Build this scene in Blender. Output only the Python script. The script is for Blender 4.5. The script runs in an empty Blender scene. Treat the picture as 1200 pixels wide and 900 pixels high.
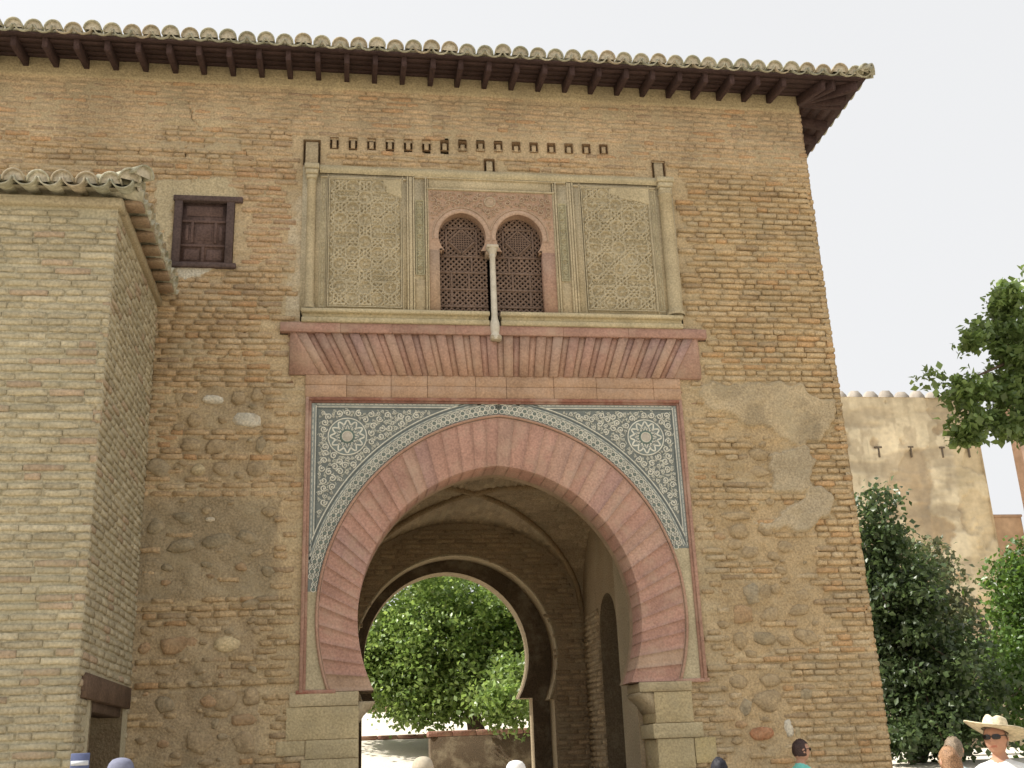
import bpy, bmesh, math, random
import numpy as np
from mathutils import Matrix, Vector

random.seed(7)
rng = np.random.default_rng(11)
PI = math.pi
scene = bpy.context.scene
COL = scene.collection

# ------------------------------------------------------------------ camera
F_PX, CAM = 1281.873, (-1.8534, -12.8654, 1.6)
YAW, PITCH, ROLL = 0.156886, 0.328344, -0.040585
def cam_axes():
    cy, sy = math.cos(YAW), math.sin(YAW)
    f = np.array([sy*math.cos(PITCH), cy*math.cos(PITCH), math.sin(PITCH)])
    r = np.array([cy, -sy, 0.0]); u = np.cross(r, f)
    c, s = math.cos(ROLL), math.sin(ROLL)
    return c*r + s*u, -s*r + c*u, f
R_, U_, F_ = cam_axes()
cam_d = bpy.data.cameras.new('camera'); cam = bpy.data.objects.new('camera', cam_d); COL.objects.link(cam)
cam_d.sensor_fit = 'HORIZONTAL'; cam_d.sensor_width = 36.0; cam_d.lens = F_PX/1200*36.0
cam_d.clip_start = 0.05; cam_d.clip_end = 2000
cam.matrix_world = Matrix(((R_[0], U_[0], -F_[0], CAM[0]), (R_[1], U_[1], -F_[1], CAM[1]),
                           (R_[2], U_[2], -F_[2], CAM[2]), (0, 0, 0, 1)))
scene.camera = cam

# ------------------------------------------------------------------ sky and sun (bright thin cloud, the sun behind the gate)
SUN_EL, SUN_AZ = math.radians(51), math.radians(-83)     # azimuth measured from +Y towards +X
world = bpy.data.worlds.new('World'); scene.world = world; world.use_nodes = True
wn, wl = world.node_tree.nodes, world.node_tree.links
bg = wn['Background']
sky = wn.new('ShaderNodeTexSky'); sky.sky_type = 'NISHITA'; sky.sun_disc = False
sky.sun_elevation = SUN_EL; sky.sun_rotation = SUN_AZ
sky.air_density = 1.0; sky.dust_density = 6.0; sky.ozone_density = 1.0
hs = wn.new('ShaderNodeHueSaturation'); hs.inputs['Saturation'].default_value = 0.12
mx = wn.new('ShaderNodeMix'); mx.data_type = 'RGBA'; mx.inputs['Factor'].default_value = 0.72
mx.inputs['B'].default_value = (7.2, 7.25, 7.35, 1)       # even white cloud cover
wl.new(sky.outputs['Color'], hs.inputs['Color']); wl.new(hs.outputs['Color'], mx.inputs['A'])
wl.new(mx.outputs['Result'], bg.inputs['Color'])
bg.inputs['Strength'].default_value = 0.092
sun_d = bpy.data.lights.new('sun', 'SUN'); sun_d.energy = 4.8; sun_d.angle = math.radians(2.0); sun_d.color = (1.0, 0.95, 0.86)
sun = bpy.data.objects.new('sun', sun_d); COL.objects.link(sun)
sd = Vector((math.sin(SUN_AZ)*math.cos(SUN_EL), math.cos(SUN_AZ)*math.cos(SUN_EL), math.sin(SUN_EL)))
sun.rotation_euler = (-sd).to_track_quat('-Z', 'Y').to_euler(); sun.location = (-20, 30, 60)
vs = scene.view_settings
vs.view_transform = 'Standard'; vs.look = 'None'; vs.gamma = 1.0; vs.exposure = 0.67
vs.use_curve_mapping = False
scene.render.engine = 'CYCLES'
scene.cycles.use_denoising = True
scene.cycles.max_bounces = 10; scene.cycles.diffuse_bounces = 6
scene.cycles.transmission_bounces = 4; scene.cycles.transparent_max_bounces = 8

# ------------------------------------------------------------------ helpers
def _hash(ix, iy, seed):
    h = (ix.astype(np.int64)*374761393 + iy.astype(np.int64)*668265263 + seed*974711) & 0x7fffffff
    h = ((h ^ (h >> 13))*1274126177) & 0x7fffffff
    return ((h ^ (h >> 16)) & 0xffff)/65535.0
def vnoise(x, y, seed=0):
    x = np.asarray(x, float); y = np.asarray(y, float)
    ix, iy = np.floor(x), np.floor(y); fx, fy = x-ix, y-iy
    fx = fx*fx*(3-2*fx); fy = fy*fy*(3-2*fy)
    a, b = _hash(ix, iy, seed), _hash(ix+1, iy, seed); c, d = _hash(ix, iy+1, seed), _hash(ix+1, iy+1, seed)
    return (a*(1-fx)+b*fx)*(1-fy) + (c*(1-fx)+d*fx)*fy
def fbm(x, y, seed=0, oct=4):
    s, a, t = 0.0, 0.5, 0.0
    for o in range(oct):
        s = s + a*vnoise(np.asarray(x)*2**o, np.asarray(y)*2**o, seed+o*17); t += a; a *= 0.5
    return s/t
def inpoly(x, z, poly):
    x = np.asarray(x, float); z = np.asarray(z, float); ins = np.zeros(np.shape(x), bool)
    n = len(poly)
    for i in range(n):
        (x1, z1), (x2, z2) = poly[i], poly[(i+1) % n]
        if z1 == z2: continue
        c = (z1 > z) != (z2 > z)
        ins ^= c & (x < (x2-x1)*(z-z1)/(z2-z1)+x1)
    return ins
def sstep(a, b, x):
    t = np.clip((np.asarray(x, float)-a)/(b-a), 0, 1); return t*t*(3-2*t)

class MB:
    """collects geometry; build() links it as ONE mesh object"""
    def __init__(s): s.v = []; s.f = []; s.c = []; s.m = []; s.n = 0
    def add(s, v, f, col=(1, 1, 1), mi=0):
        v = np.asarray(v, float).reshape(-1, 3)
        c = np.asarray(col, float)
        if c.ndim == 1: c = np.tile(c, (len(v), 1))
        s.v.append(v); s.c.append(c)
        n = s.n
        if isinstance(f, np.ndarray): s.f.append(f + n); s.m.append(np.full(len(f), mi))
        else:
            for k in sorted(set(len(q) for q in f)):
                a = np.array([q for q in f if len(q) == k]); s.f.append(a + n); s.m.append(np.full(len(a), mi))
        s.n += len(v); return s
    def box(s, x0, x1, y0, y1, z0, z1, col=(1, 1, 1), bev=0.0, mi=0):
        if bev <= 0:
            v = [(x, y, z) for x in (x0, x1) for y in (y0, y1) for z in (z0, z1)]
            f = [(0, 1, 3, 2), (4, 6, 7, 5), (0, 4, 5, 1), (2, 3, 7, 6), (0, 2, 6, 4), (1, 5, 7, 3)]
            return s.add(v, f, col, mi)
        b = bev; v = []; idx = {}
        for ix, x in enumerate((x0, x1)):
            for iy, y in enumerate((y0, y1)):
                for iz, z in enumerate((z0, z1)):
                    sx, sy, sz = 1-2*ix, 1-2*iy, 1-2*iz
                    for k, d in enumerate(((0, b*sy, b*sz), (b*sx, 0, b*sz), (b*sx, b*sy, 0))):
                        idx[ix, iy, iz, k] = len(v); v.append((x+d[0], y+d[1], z+d[2]))
        I = lambda a, b_, c, k: idx[a, b_, c, k]
        f = []
        for a in (0, 1):
            q = [(a, 0, 0), (a, 1, 0), (a, 1, 1), (a, 0, 1)]
            f.append([I(*p, 0) for p in (q if a else q[::-1])])
            q = [(0, a, 0), (0, a, 1), (1, a, 1), (1, a, 0)]
            f.append([I(*p, 1) for p in (q if a else q[::-1])])
            q = [(0, 0, a), (1, 0, a), (1, 1, a), (0, 1, a)]
            f.append([I(*p, 2) for p in (q if a else q[::-1])])
        for a in (0, 1):
            for c in (0, 1):
                f.append([I(0, a, c, 1), I(1, a, c, 1), I(1, a, c, 2), I(0, a, c, 2)][::(1 if a != c else -1)])
                f.append([I(a, 0, c, 0), I(a, 1, c, 0), I(a, 1, c, 2), I(a, 0, c, 2)][::(-1 if a != c else 1)])
                f.append([I(a, c, 0, 0), I(a, c, 1, 0), I(a, c, 1, 1), I(a, c, 0, 1)][::(1 if a != c else -1)])
                for e in (0, 1): f.append([I(a, c, e, 0), I(a, c, e, 1), I(a, c, e, 2)][::(1 if (a+c+e) % 2 else -1)])
        return s.add(v, f, col, mi)
    def tube(s, pts, rad, n=8, col=(1, 1, 1), cap=True, mi=0):
        pts = [np.array(p, float) for p in pts]; rad = rad if hasattr(rad, '__len__') else [rad]*len(pts)
        v = []; prev = None
        for i, p in enumerate(pts):
            t = pts[min(i+1, len(pts)-1)] - pts[max(i-1, 0)]; t = t/(np.linalg.norm(t)+1e-9)
            a = prev if prev is not None else (np.array([1., 0, 0]) if abs(t[0]) < .9 else np.array([0, 1., 0]))
            a = a - t*np.dot(a, t); a /= np.linalg.norm(a); prev = a; b = np.cross(t, a)
            for k in range(n):
                w = 2*PI*k/n; v.append(p + rad[i]*(math.cos(w)*a + math.sin(w)*b))
        f = [(i*n+k, i*n+(k+1) % n, (i+1)*n+(k+1) % n, (i+1)*n+k) for i in range(len(pts)-1) for k in range(n)]
        s.add(v, f, col, mi)
        if cap:
            m = s.n - len(v)
            s.f.append(np.array([[m+k for k in range(n)][::-1]])); s.m.append(np.full(1, mi))
            s.f.append(np.array([[m+(len(pts)-1)*n+k for k in range(n)]])); s.m.append(np.full(1, mi))
        return s
    def lathe(s, prof, c=(0, 0, 0), n=16, col=(1, 1, 1), mi=0, half=False):
        m = n+1 if half else n
        v = [(c[0]+r*math.cos(PI+(PI if half else 2*PI)*k/n), c[1]+r*math.sin(PI+(PI if half else 2*PI)*k/n), c[2]+z) for r, z in prof for k in range(m)]
        f = [(i*m+k, i*m+(k+1) % m, (i+1)*m+(k+1) % m, (i+1)*m+k) for i in range(len(prof)-1) for k in range(n)]
        return s.add(v, f, col, mi)
    def grid(s, X, Y, Z, col=(1, 1, 1), keep=None, mi=0, flip=False):
        h, w = X.shape; idx = np.arange(h*w).reshape(h, w)
        q = np.stack([idx[:-1, :-1], idx[:-1, 1:], idx[1:, 1:], idx[1:, :-1]], -1)
        q = q[keep] if keep is not None else q.reshape(-1, 4)
        if flip: q = q[:, ::-1]
        c = np.asarray(col, float); c = c.reshape(-1, 3) if c.ndim == 3 else c
        return s.add(np.stack([X, Y, Z], -1).reshape(-1, 3), q, c, mi)
    def build(s, name, mats, parent=None, smooth=False):
        me = bpy.data.meshes.new(name)
        V = np.concatenate(s.v); C = np.concatenate(s.c)
        me.vertices.add(len(V)); me.vertices.foreach_set('co', V.astype(np.float32).ravel())
        loops = np.concatenate([f.ravel() for f in s.f]).astype(np.int32)
        tot = np.concatenate([np.full(len(f), f.shape[1]) for f in s.f]).astype(np.int32)
        st = np.concatenate([[0], np.cumsum(tot)[:-1]]).astype(np.int32)
        me.loops.add(len(loops)); me.loops.foreach_set('vertex_index', loops)
        me.polygons.add(len(tot)); me.polygons.foreach_set('loop_start', st)
        me.polygons.foreach_set('loop_total', tot)
        me.polygons.foreach_set('material_index', np.concatenate(s.m).astype(np.int32))
        if smooth: me.polygons.foreach_set('use_smooth', np.ones(len(tot), bool))
        ca = me.color_attributes.new('Col', 'FLOAT_COLOR', 'POINT')
        ca.data.foreach_set('color', np.concatenate([C, np.ones((len(C), 1))], 1).astype(np.float32).ravel())
        for m in (mats if isinstance(mats, (list, tuple)) else [mats]): me.materials.append(m)
        me.update(); me.validate()
        o = bpy.data.objects.new(name, me); COL.objects.link(o)
        if parent: o.parent = parent
        return o
def empty(name, loc=(0, 0, 0), rz=0.0):
    o = bpy.data.objects.new(name, None); COL.objects.link(o); o.location = loc; o.rotation_euler = (0, 0, rz)
    o.empty_display_size = 0.3; return o
def tag(o, label=None, cat=None, group=None, kind=None):
    if label: o['label'] = label
    if cat: o['category'] = cat
    if group: o['group'] = group
    if kind: o['kind'] = kind
    return o
def inst(src, parent, loc, rot=(0, 0, 0), sc=(1, 1, 1)):
    o = src.copy(); COL.objects.link(o); o.parent = parent; o.location = loc; o.rotation_euler = rot; o.scale = sc; return o

# ------------------------------------------------------------------ materials (colour from the mesh's own Col attribute x procedural grain)
def mat(name, rough=0.9, grain=(0.75, 1.15), gs=25, patch=(0.85, 1.12), ps=1.6, bump=0.004, bs=70, spec=0.2, tint=None, tint_s=3.0, tint_a=0.0, metal=0.0):
    m = bpy.data.materials.new(name); m.use_nodes = True
    n, l = m.node_tree.nodes, m.node_tree.links; b = n['Principled BSDF']
    b.inputs['Roughness'].default_value = rough; b.inputs['Specular IOR Level'].default_value = spec; b.inputs['Metallic'].default_value = metal
    at = n.new('ShaderNodeAttribute'); at.attribute_name = 'Col'
    geo = n.new('ShaderNodeNewGeometry')
    def noise(scale, det, lo, hi):
        t = n.new('ShaderNodeTexNoise'); t.inputs['Scale'].default_value = scale; t.inputs['Detail'].default_value = det
        l.new(geo.outputs['Position'], t.inputs['Vector'])
        r = n.new('ShaderNodeMapRange'); r.inputs['From Min'].default_value = 0.3; r.inputs['From Max'].default_value = 0.7
        r.inputs['To Min'].default_value = lo; r.inputs['To Max'].default_value = hi; r.clamp = False
        l.new(t.outputs['Fac'], r.inputs['Value']); return t, r
    t1, r1 = noise(gs, 5, *grain); t2, r2 = noise(ps, 6, *patch)
    mu = n.new('ShaderNodeMath'); mu.operation = 'MULTIPLY'; l.new(r1.outputs[0], mu.inputs[0]); l.new(r2.outputs[0], mu.inputs[1])
    vm = n.new('ShaderNodeVectorMath'); vm.operation = 'SCALE'; l.new(at.outputs['Color'], vm.inputs[0]); l.new(mu.outputs[0], vm.inputs['Scale'])
    out = vm.outputs[0]
    if tint:
        t3 = n.new('ShaderNodeTexNoise'); t3.inputs['Scale'].default_value = tint_s; t3.inputs['Detail'].default_value = 8
        t3.inputs['Roughness'].default_value = 0.65
        l.new(geo.outputs['Position'], t3.inputs['Vector'])
        r3 = n.new('ShaderNodeMapRange'); r3.inputs['From Min'].default_value = 0.48; r3.inputs['From Max'].default_value = 0.72
        r3.inputs['To Max'].default_value = tint_a; l.new(t3.outputs['Fac'], r3.inputs['Value'])
        mc = n.new('ShaderNodeMix'); mc.data_type = 'RGBA'; mc.inputs['B'].default_value = (*tint, 1)
        l.new(r3.outputs[0], mc.inputs['Factor']); l.new(out, mc.inputs['A']); out = mc.outputs['Result']
    l.new(out, b.inputs['Base Color'])
    if bump:
        t4 = n.new('ShaderNodeTexNoise'); t4.inputs['Scale'].default_value = bs; t4.inputs['Detail'].default_value = 4
        l.new(geo.outputs['Position'], t4.inputs['Vector'])
        bp = n.new('ShaderNodeBump'); bp.inputs['Distance'].default_value = bump; bp.inputs['Strength'].default_value = 0.8
        l.new(t4.outputs['Fac'], bp.inputs['Height']); l.new(bp.outputs['Normal'], b.inputs['Normal'])
    return m
M_BRICK = mat('brick_and_mortar', 0.95, (0.70, 1.24), 42, (0.84, 1.14), 1.3, 0.016, 38, 0.1, (0.40, 0.345, 0.235), 2.2, 0.55)
M_WING = mat('wing_brick', 0.95, (0.74, 1.2), 42, (0.88, 1.1), 1.5, 0.014, 40, 0.1, (0.38, 0.35, 0.24), 2.5, 0.6)
M_STONE = mat('cobble', 0.85, (0.72, 1.25), 38, (0.8, 1.2), 6, 0.012, 30, 0.15, (.38, .29, .18), 7, .7)
M_RED = mat('red_sandstone', 0.92, (0.78, 1.18), 40, (0.86, 1.14), 2.4, 0.008, 45, 0.12, (0.47, 0.345, 0.26), 3.2, 0.75)
M_STUCCO = mat('carved_stucco', 0.92, (0.76, 1.2), 42, (0.86, 1.14), 2.5, 0.010, 45, 0.12, (0.40, 0.35, 0.235), 3.5, 0.5)
M_CERAM = mat('glazed_ceramic', 0.45, (0.85, 1.12), 40, (0.85, 1.1), 6, 0.0015, 60, 0.4)
M_WOOD = mat('old_wood', 0.85, (0.7, 1.25), 35, (0.8, 1.15), 4, 0.004, 60, 0.15)
M_TILE = mat('lichened_roof_tile', 0.92, (0.7, 1.2), 30, (0.8, 1.15), 5, 0.006, 60, 0.1, (0.22, 0.21, 0.12), 9, 0.6)
M_PLAIN = mat('matte', 0.8, (0.9, 1.08), 40, (0.95, 1.05), 3, 0.0, 50, 0.2)
M_GLOSS = mat('dark_gloss', 0.12, (0.95, 1.05), 40, (0.95, 1.05), 3, 0.0, 50, 0.5)
M_MARBLE = mat('worn_marble', 0.6, (0.88, 1.08), 30, (0.88, 1.08), 6, 0.002, 60, 0.3, (0.38, 0.35, 0.26), 8, 0.5)
M_SAND = mat('pale_gravel', 0.95, (0.85, 1.12), 30, (0.9, 1.08), 0.6, 0.01, 40, 0.1)
M_FORT = mat('rammed_earth_plaster', 0.95, (0.86, 1.1), 3.0, (0.75, 1.15), 0.35, 0.02, 4, 0.1)
def leaf_mat(name, trans=0.35):
    m = bpy.data.materials.new(name); m.use_nodes = True
    n, l = m.node_tree.nodes, m.node_tree.links; n.remove(n['Principled BSDF'])
    at = n.new('ShaderNodeAttribute'); at.attribute_name = 'Col'
    d = n.new('ShaderNodeBsdfPrincipled'); d.inputs['Roughness'].default_value = 0.38; d.inputs['Specular IOR Level'].default_value = 0.5
    l.new(at.outputs['Color'], d.inputs['Base Color'])
    t = n.new('ShaderNodeBsdfTranslucent')
    hs = n.new('ShaderNodeHueSaturation'); hs.inputs['Value'].default_value = 1.7; hs.inputs['Hue'].default_value = 0.485; hs.inputs['Saturation'].default_value = 1.1
    l.new(at.outputs['Color'], hs.inputs['Color']); l.new(hs.outputs['Color'], t.inputs['Color'])
    ms = n.new('ShaderNodeMixShader'); ms.inputs[0].default_value = trans
    l.new(d.outputs[0], ms.inputs[1]); l.new(t.outputs[0], ms.inputs[2]); l.new(ms.outputs[0], n['Material Output'].inputs['Surface'])
    return m
M_LEAF = leaf_mat('leaf')
M_HAIR = mat('hair', 0.6, (0.45, 1.5), 130, (0.8, 1.2), 20, 0.004, 160, 0.3)
M_BARK = mat('bark', 0.95, (0.6, 1.3), 18, (0.8, 1.2), 3, 0.02, 20, 0.1)

# ------------------------------------------------------------------ ground
def gz(x, y):
    x = np.asarray(x, float); y = np.asarray(y, float)
    mid = 2.15*np.clip((y-6.1)/10.1, 0, 1) + 1.1*np.clip((y-17)/10, 0, 1)
    rgt = 1.12*np.clip((y-3.0)/8.0, 0, 1) + 0.0*y
    w = sstep(5.0, 9.5, x)
    return mid*(1-w) + rgt*w + 0.02*(fbm(x*0.6, y*0.6, 3)-0.5)*np.clip((y-7)/3, 0, 1)
gx = np.concatenate([np.linspace(-400, -14, 16), np.linspace(-13, 26, 79), np.linspace(30, 400, 16)])
gy = np.concatenate([np.linspace(-400, -16, 14), np.linspace(-15, 60, 151), np.linspace(66, 500, 16)])
GX, GY = np.meshgrid(gx, gy)
GC = np.where((GY > 5.9)[..., None], np.array([.62, .57, .48]), np.array([.44, .38, .29]))
tag(MB().grid(GX, GY, gz(GX, GY), GC).build('ground', M_SAND, None, True), 'pale trodden gravel ground rising gently beyond the gate', None, None, 'structure')

# ------------------------------------------------------------------ gatehouse: masonry face
gate = tag(empty('gatehouse'), 'tan brick gatehouse with red horseshoe arch and tiled eaves', 'gatehouse')
XL, XR, ZT = -8.0, 4.54, 10.50
BR_N = 16
BRK_X = [-2.07 + i*(3.66/15) for i in range(BR_N)]            # little bracket ends above the window
CUTS = [(-2.36, 2.36, 2.37, 6.14), (-2.58, 2.66, 6.12, 6.70), (-2.70, 2.78, 6.66, 6.82), (-2.46, 2.50, 6.80, 9.02),
        (-1.70, 1.70, -0.1, 2.4), (-4.06, -3.31, 7.53, 8.53)]
CUTS += [(x-0.055, x+0.055, 9.31+0.09*(i/15), 9.47+0.07*(i/15)) for i, x in enumerate(BRK_X)]
CUTS += [(-2.47, -2.25, 9.03, 9.42), (2.26, 2.44, 9.03, 9.32), (-0.075, 0.065, 9.03, 9.24)]
POLY = [  # plaster scabs on the right-hand pier
    [(2.52, 6.00), (2.8, 6.10), (3.4, 6.07), (3.98, 6.06), (4.15, 5.9), (4.42, 5.86), (4.40, 5.55), (4.18, 5.30), (3.9, 5.26), (3.55, 5.42), (3.2, 5.5), (2.98, 5.66), (2.7, 5.72)],
    [(3.42, 5.06), (3.62, 5.12), (3.74, 5.26), (3.97, 5.2), (3.98, 5.08), (4.14, 5.05), (3.98, 4.88), (3.92, 4.70), (3.70, 4.60), (3.46, 4.66)],
    [(3.22, 4.33), (3.5, 4.24), (3.64, 4.50), (3.86, 4.56), (3.92, 4.74), (4.1, 4.70), (4.32, 4.56), (4.2, 4.34), (4.0, 4.22), (3.6, 4.14), (3.35, 4.16)],
    [(-4.30, 8.78), (-3.7, 8.84), (-3.35, 8.76), (-3.2, 8.5), (-3.3, 8.45), (-4.06, 8.5), (-4.06, 7.8), (-4.12, 7.3), (-4.22, 7.2)],
    [(-4.06, 7.56), (-3.5, 7.56), (-3.6, 7.42), (-3.85, 7.36), (-4.0, 7.44)]]
def region(x, z):
    """recess of the mortar behind the brick faces, brick presence 0..1, rubble 0..1, plaster id"""
    x = np.asarray(x, float); z = np.asarray(z, float)
    wx = x + 0.09*(fbm(x*4, z*4, 5)-.5)*2; wz = z + 0.09*(fbm(x*4, z*4, 9)-.5)*2
    rec = 0.016 + 0.012*(fbm(x*0.9, z*1.3, 21)-0.5)*2
    rec = np.where(z > 9.25, 0.0075 + 0.010*(fbm(x*1.1, z*1.6, 4)-.45), rec)
    rec = np.where((z > 6.2) & (z < 9.0) & (x > 2.4), 0.026 + 0.012*(fbm(x*2, z*2, 31)-.4), rec)
    rec = np.where((x > 3.95) & (z < 6.3) & (z > 2.9), 0.032, rec)
    rec = np.where((x > 2.4) & (z < 2.75), 0.016, rec)
    rec = np.where((x < -2.5) & (z < 7.4) & (z > 6.0), 0.021, rec)
    rec = np.maximum(rec + 0.024*(fbm(x*1.1, z*13, 91, 3)-.5)*2*np.where(z > 9.3, .45, 1.0), .0015)
    rec = rec + 0.022*((wx > -4.25) & (wx < -2.65) & (np.abs(wz-9.43) < 0.13))
    rub = ((wx > -3.88) & (wx < -2.76) & (wz > 4.78) & (wz < 5.95)) | ((wx < -2.62) & (wz > 3.42) & (wz < 4.62)) | \
          ((wx < -2.85) & (wz > 2.55) & (wz < 3.25)) | ((wx < -2.78) & (wz < 2.45)) | \
          ((wx > 2.62) & (wx < 3.95) & (wz > 2.68) & (wz < 5.5)) | ((wx > 2.5) & (wx < 3.42) & (wz < 2.52))
    rubb = rub & ~((x > 2.6) & (((wz > 4.52) & (wz < 4.78)) | ((wz > 3.5) & (wz < 3.74) & (wx < 3.3)))) & ~((x < -2.6) & (np.abs(wz-5.38) < 0.045)) & ~((x < -2.6) & (np.abs(wz-5.09) < 0.045))
    pl = np.zeros(np.shape(x), int)
    wx = wx + .07*(fbm(x*11, z*11, 71, 3)-.5)*2; wz = wz + .07*(fbm(x*11, z*11, 75, 3)-.5)*2
    for i, P in enumerate(POLY): pl = np.where(inpoly(wx, wz, P), i+1, pl)
    return rec, rubb, pl
def tone(x, z, rnd=0.5):
    """brick colour of that part of the wall"""
    x = np.asarray(x, float); z = np.asarray(z, float)
    up = sstep(8.8, 9.8, z + 0.5*(fbm(x*.7, z*.7, 6)-.5))
    rt = sstep(2.2, 2.8, x)*(1-sstep(8.6, 9.6, z))
    a = np.array([.405, .295, .182]); b = np.array([.430, .322, .212]); c = np.array([.43, .322, .195])
    col = a*(1-up)[..., None] + b*up[..., None]
    col = col*(1-rt)[..., None] + c*rt[..., None]
    low = (1-sstep(2.2, 4.8, z))[..., None]*(1-rt)[..., None]
    return np.array([1.15, 1.15, 1.12])*(col*(1-low) + np.array([.38, .285, .172])*low)
def facade_grid():
    xs = set(np.round(np.arange(XL, -4.6, 0.06), 4)) | set(np.round(np.arange(-4.6, XR, 0.021), 4)) | {XR}
    zs = set(np.round(np.arange(-0.05, 1.3, 0.05), 4)) | set(np.round(np.arange(1.3, ZT, 0.021), 4)) | {ZT}
    for a, b, c, d in CUTS: xs |= {round(a, 4), round(b, 4)}; zs |= {round(c, 4), round(d, 4)}
    def clean(s, keep):
        out = []
        for v in sorted(s):
            if out and v-out[-1] < 0.007:
                if v in keep: out[-1] = v
                continue
            out.append(v)
        return np.array(out)
    kx = {round(v, 4) for c in CUTS for v in c[:2]}; kz = {round(v, 4) for c in CUTS for v in c[2:]}
    return clean(xs, kx), clean(zs, kz)
fx, fz = facade_grid()
FX, FZ = np.meshgrid(fx, fz)
rec, rub, pla = region(FX, FZ)
out = -rec + 0.007*(fbm(FX*7, FZ*7, 2, 4)-0.5)*2
out = np.where(rub, -0.016 + 0.040*(fbm(FX*5, FZ*6, 12, 5)-0.45)*2, out)
scab = np.where(pla > 3, 0.004, 0.040) + np.where(pla > 3, .006, .034)*(fbm(FX*3.5, FZ*3.5, 14, 5)-0.5)*2 + 0.014*(fbm(FX*12, FZ*12, 15, 3)-0.5)
def blur(m, n):
    for _ in range(n):
        m = (np.pad(m, ((1, 1), (0, 0)), 'edge')[:-2] + m + np.pad(m, ((1, 1), (0, 0)), 'edge')[2:])/3
        m = (np.pad(m, ((0, 0), (1, 1)), 'edge')[:, :-2] + m + np.pad(m, ((0, 0), (1, 1)), 'edge')[:, 2:])/3
    return m
pm = sstep(.25, .75, blur((pla > 0).astype(float), 2))
out = out*(1-pm) + scab*pm
band = FZ > 10.22
out = np.where(band, 0.030 + 0.008*(fbm(FX*5, FZ*5, 8)-.5), out)
# open cracks in the upper left and pock marks
crk = np.zeros_like(out)
for (x0, z0, x1, z1, sd_) in ((-3.95, 9.95, -3.80, 9.55, 1), (-2.75, 9.75, -3.05, 9.42, 2), (-3.9, 9.42, -3.95, 9.1, 3), (-2.9, 7.1, -3.35, 6.3, 5), (-3.3, 9.3, -3.1, 9.0, 6)):
    t = np.clip((FZ-z0)/(z1-z0), -1, 2); cx = x0+(x1-x0)*t + 0.07*(vnoise(FZ*9, FZ*0, sd_)-.5)*2
    crk += np.where((t > 0) & (t < 1) & (np.abs(FX-cx) < 0.013), 0.03, 0)
out = out - crk
tn = tone(FX, FZ)
mort = tn*0.55 + np.array([.47, .39, .25])*0.45
dzw = FZ + .22*(fbm(FX*2.5, FZ*2.5, 55, 4)-.5)*2; dxw = FX + .2*(fbm(FX*2.5, FZ*2.5, 57, 4)-.5)*2
drk = blur(((dxw < -2.68) & (dzw > 3.40) & (dzw < 4.6)).astype(float), 4)[..., None]
rubc = np.where((FX > 2)[..., None], np.array([.455, .345, .205]), np.array([.39, .305, .192]))*(1-drk) + np.array([.325, .262, .17])*drk
col = np.where(rub[..., None], rubc, mort)
plc = mort*.5 + np.array([.47, .39, .265])*.5
st = sstep(.45, .65, fbm(FX*3, FZ*3, 33, 5))[..., None]; plc = plc*(1-.22*st)
col = np.where((pla > 0)[..., None], plc, col)
col = np.where((pla == 4)[..., None], np.array([.47, .395, .255]), col)
col = np.where((pla == 5)[..., None], np.array([.58, .53, .42]), col)
col = np.where((pla == 2)[..., None] | (pla == 3)[..., None], plc*.7+np.array([.46, .40, .30])*.3, col)
smear = sstep(0.56, 0.74, fbm(FX*1.7, FZ*2.2, 40, 5))*(~rub)*(pla == 0)     # lime smears over the joints
out = out + 0.008*smear
col = col*(1-0.5*smear[..., None]) + np.array([.47, .39, .25])*0.5*smear[..., None]
drip = sstep(.5, .75, fbm(FX*6, FZ*.5, 44, 3))*sstep(8.9, 10.2, FZ)
col = col*(1-0.18*drip[..., None])
pal = (np.abs(FX+2.52) < .11)*(FZ > 6.9)*(FZ < 8.6)*sstep(.35, .6, fbm(FX*5, FZ*3, 50))   # pale lime run beside the left column
col = col*(1-pal[..., None]*.6) + np.array([.55, .49, .37])*pal[..., None]*.6
col = np.where(band[..., None], np.array([.42, .35, .22]), col)
edge = np.clip((XR-FX)/0.05, 0, 1); out = out*edge - 0.012*(1-edge)
cxm = 0.5*(FX[:-1, :-1]+FX[:-1, 1:]); czm = 0.5*(FZ[:-1, :-1]+FZ[1:, :-1])
keep = np.ones_like(cxm, bool)
for a, b, c, d in CUTS: keep &= ~((cxm > a) & (cxm < b) & (czm > c) & (czm < d))
wmb = MB().grid(FX, -out, FZ, col, keep)
# the other sides of the block: right flank, rear, top
wy = np.arange(0, 5.81, 0.1); wz = np.concatenate([np.arange(0, 10.50, 0.1), [10.50]])
WY, WZ = np.meshgrid(wy, wz)
wmb.grid(np.full_like(WY, XR-0.012)+0.01*fbm(WY*6, WZ*6, 3), WY, WZ, tone(np.full_like(WY, 4.), WZ))
for x0, x1, z0, z1 in ((XL, -1.9, 0, 10.5), (1.9, XR, 0, 10.5), (-1.9, 1.9, 5.2, 10.4)):
    wmb.add([(x0, 5.78, z0), (x0, 5.78, z1), (x1, 5.78, z1), (x1, 5.78, z0)], [(0, 1, 2, 3)], (.40, .28, .16))
wmb.add([(XL, 0, 0), (XL, 5.78, 0), (XL, 5.78, 10.5), (XL, 0, 10.5)], [(0, 1, 2, 3)], (.4, .28, .16))
wmb.add([(XL, 0.02, 10.5), (XR, 0.02, 10.5), (XR, 5.78, 10.5), (XL, 5.78, 10.5)], [(0, 1, 2, 3)], (.4, .28, .16))
gwall = wmb.build('wall', M_BRICK, gate, False)

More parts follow.
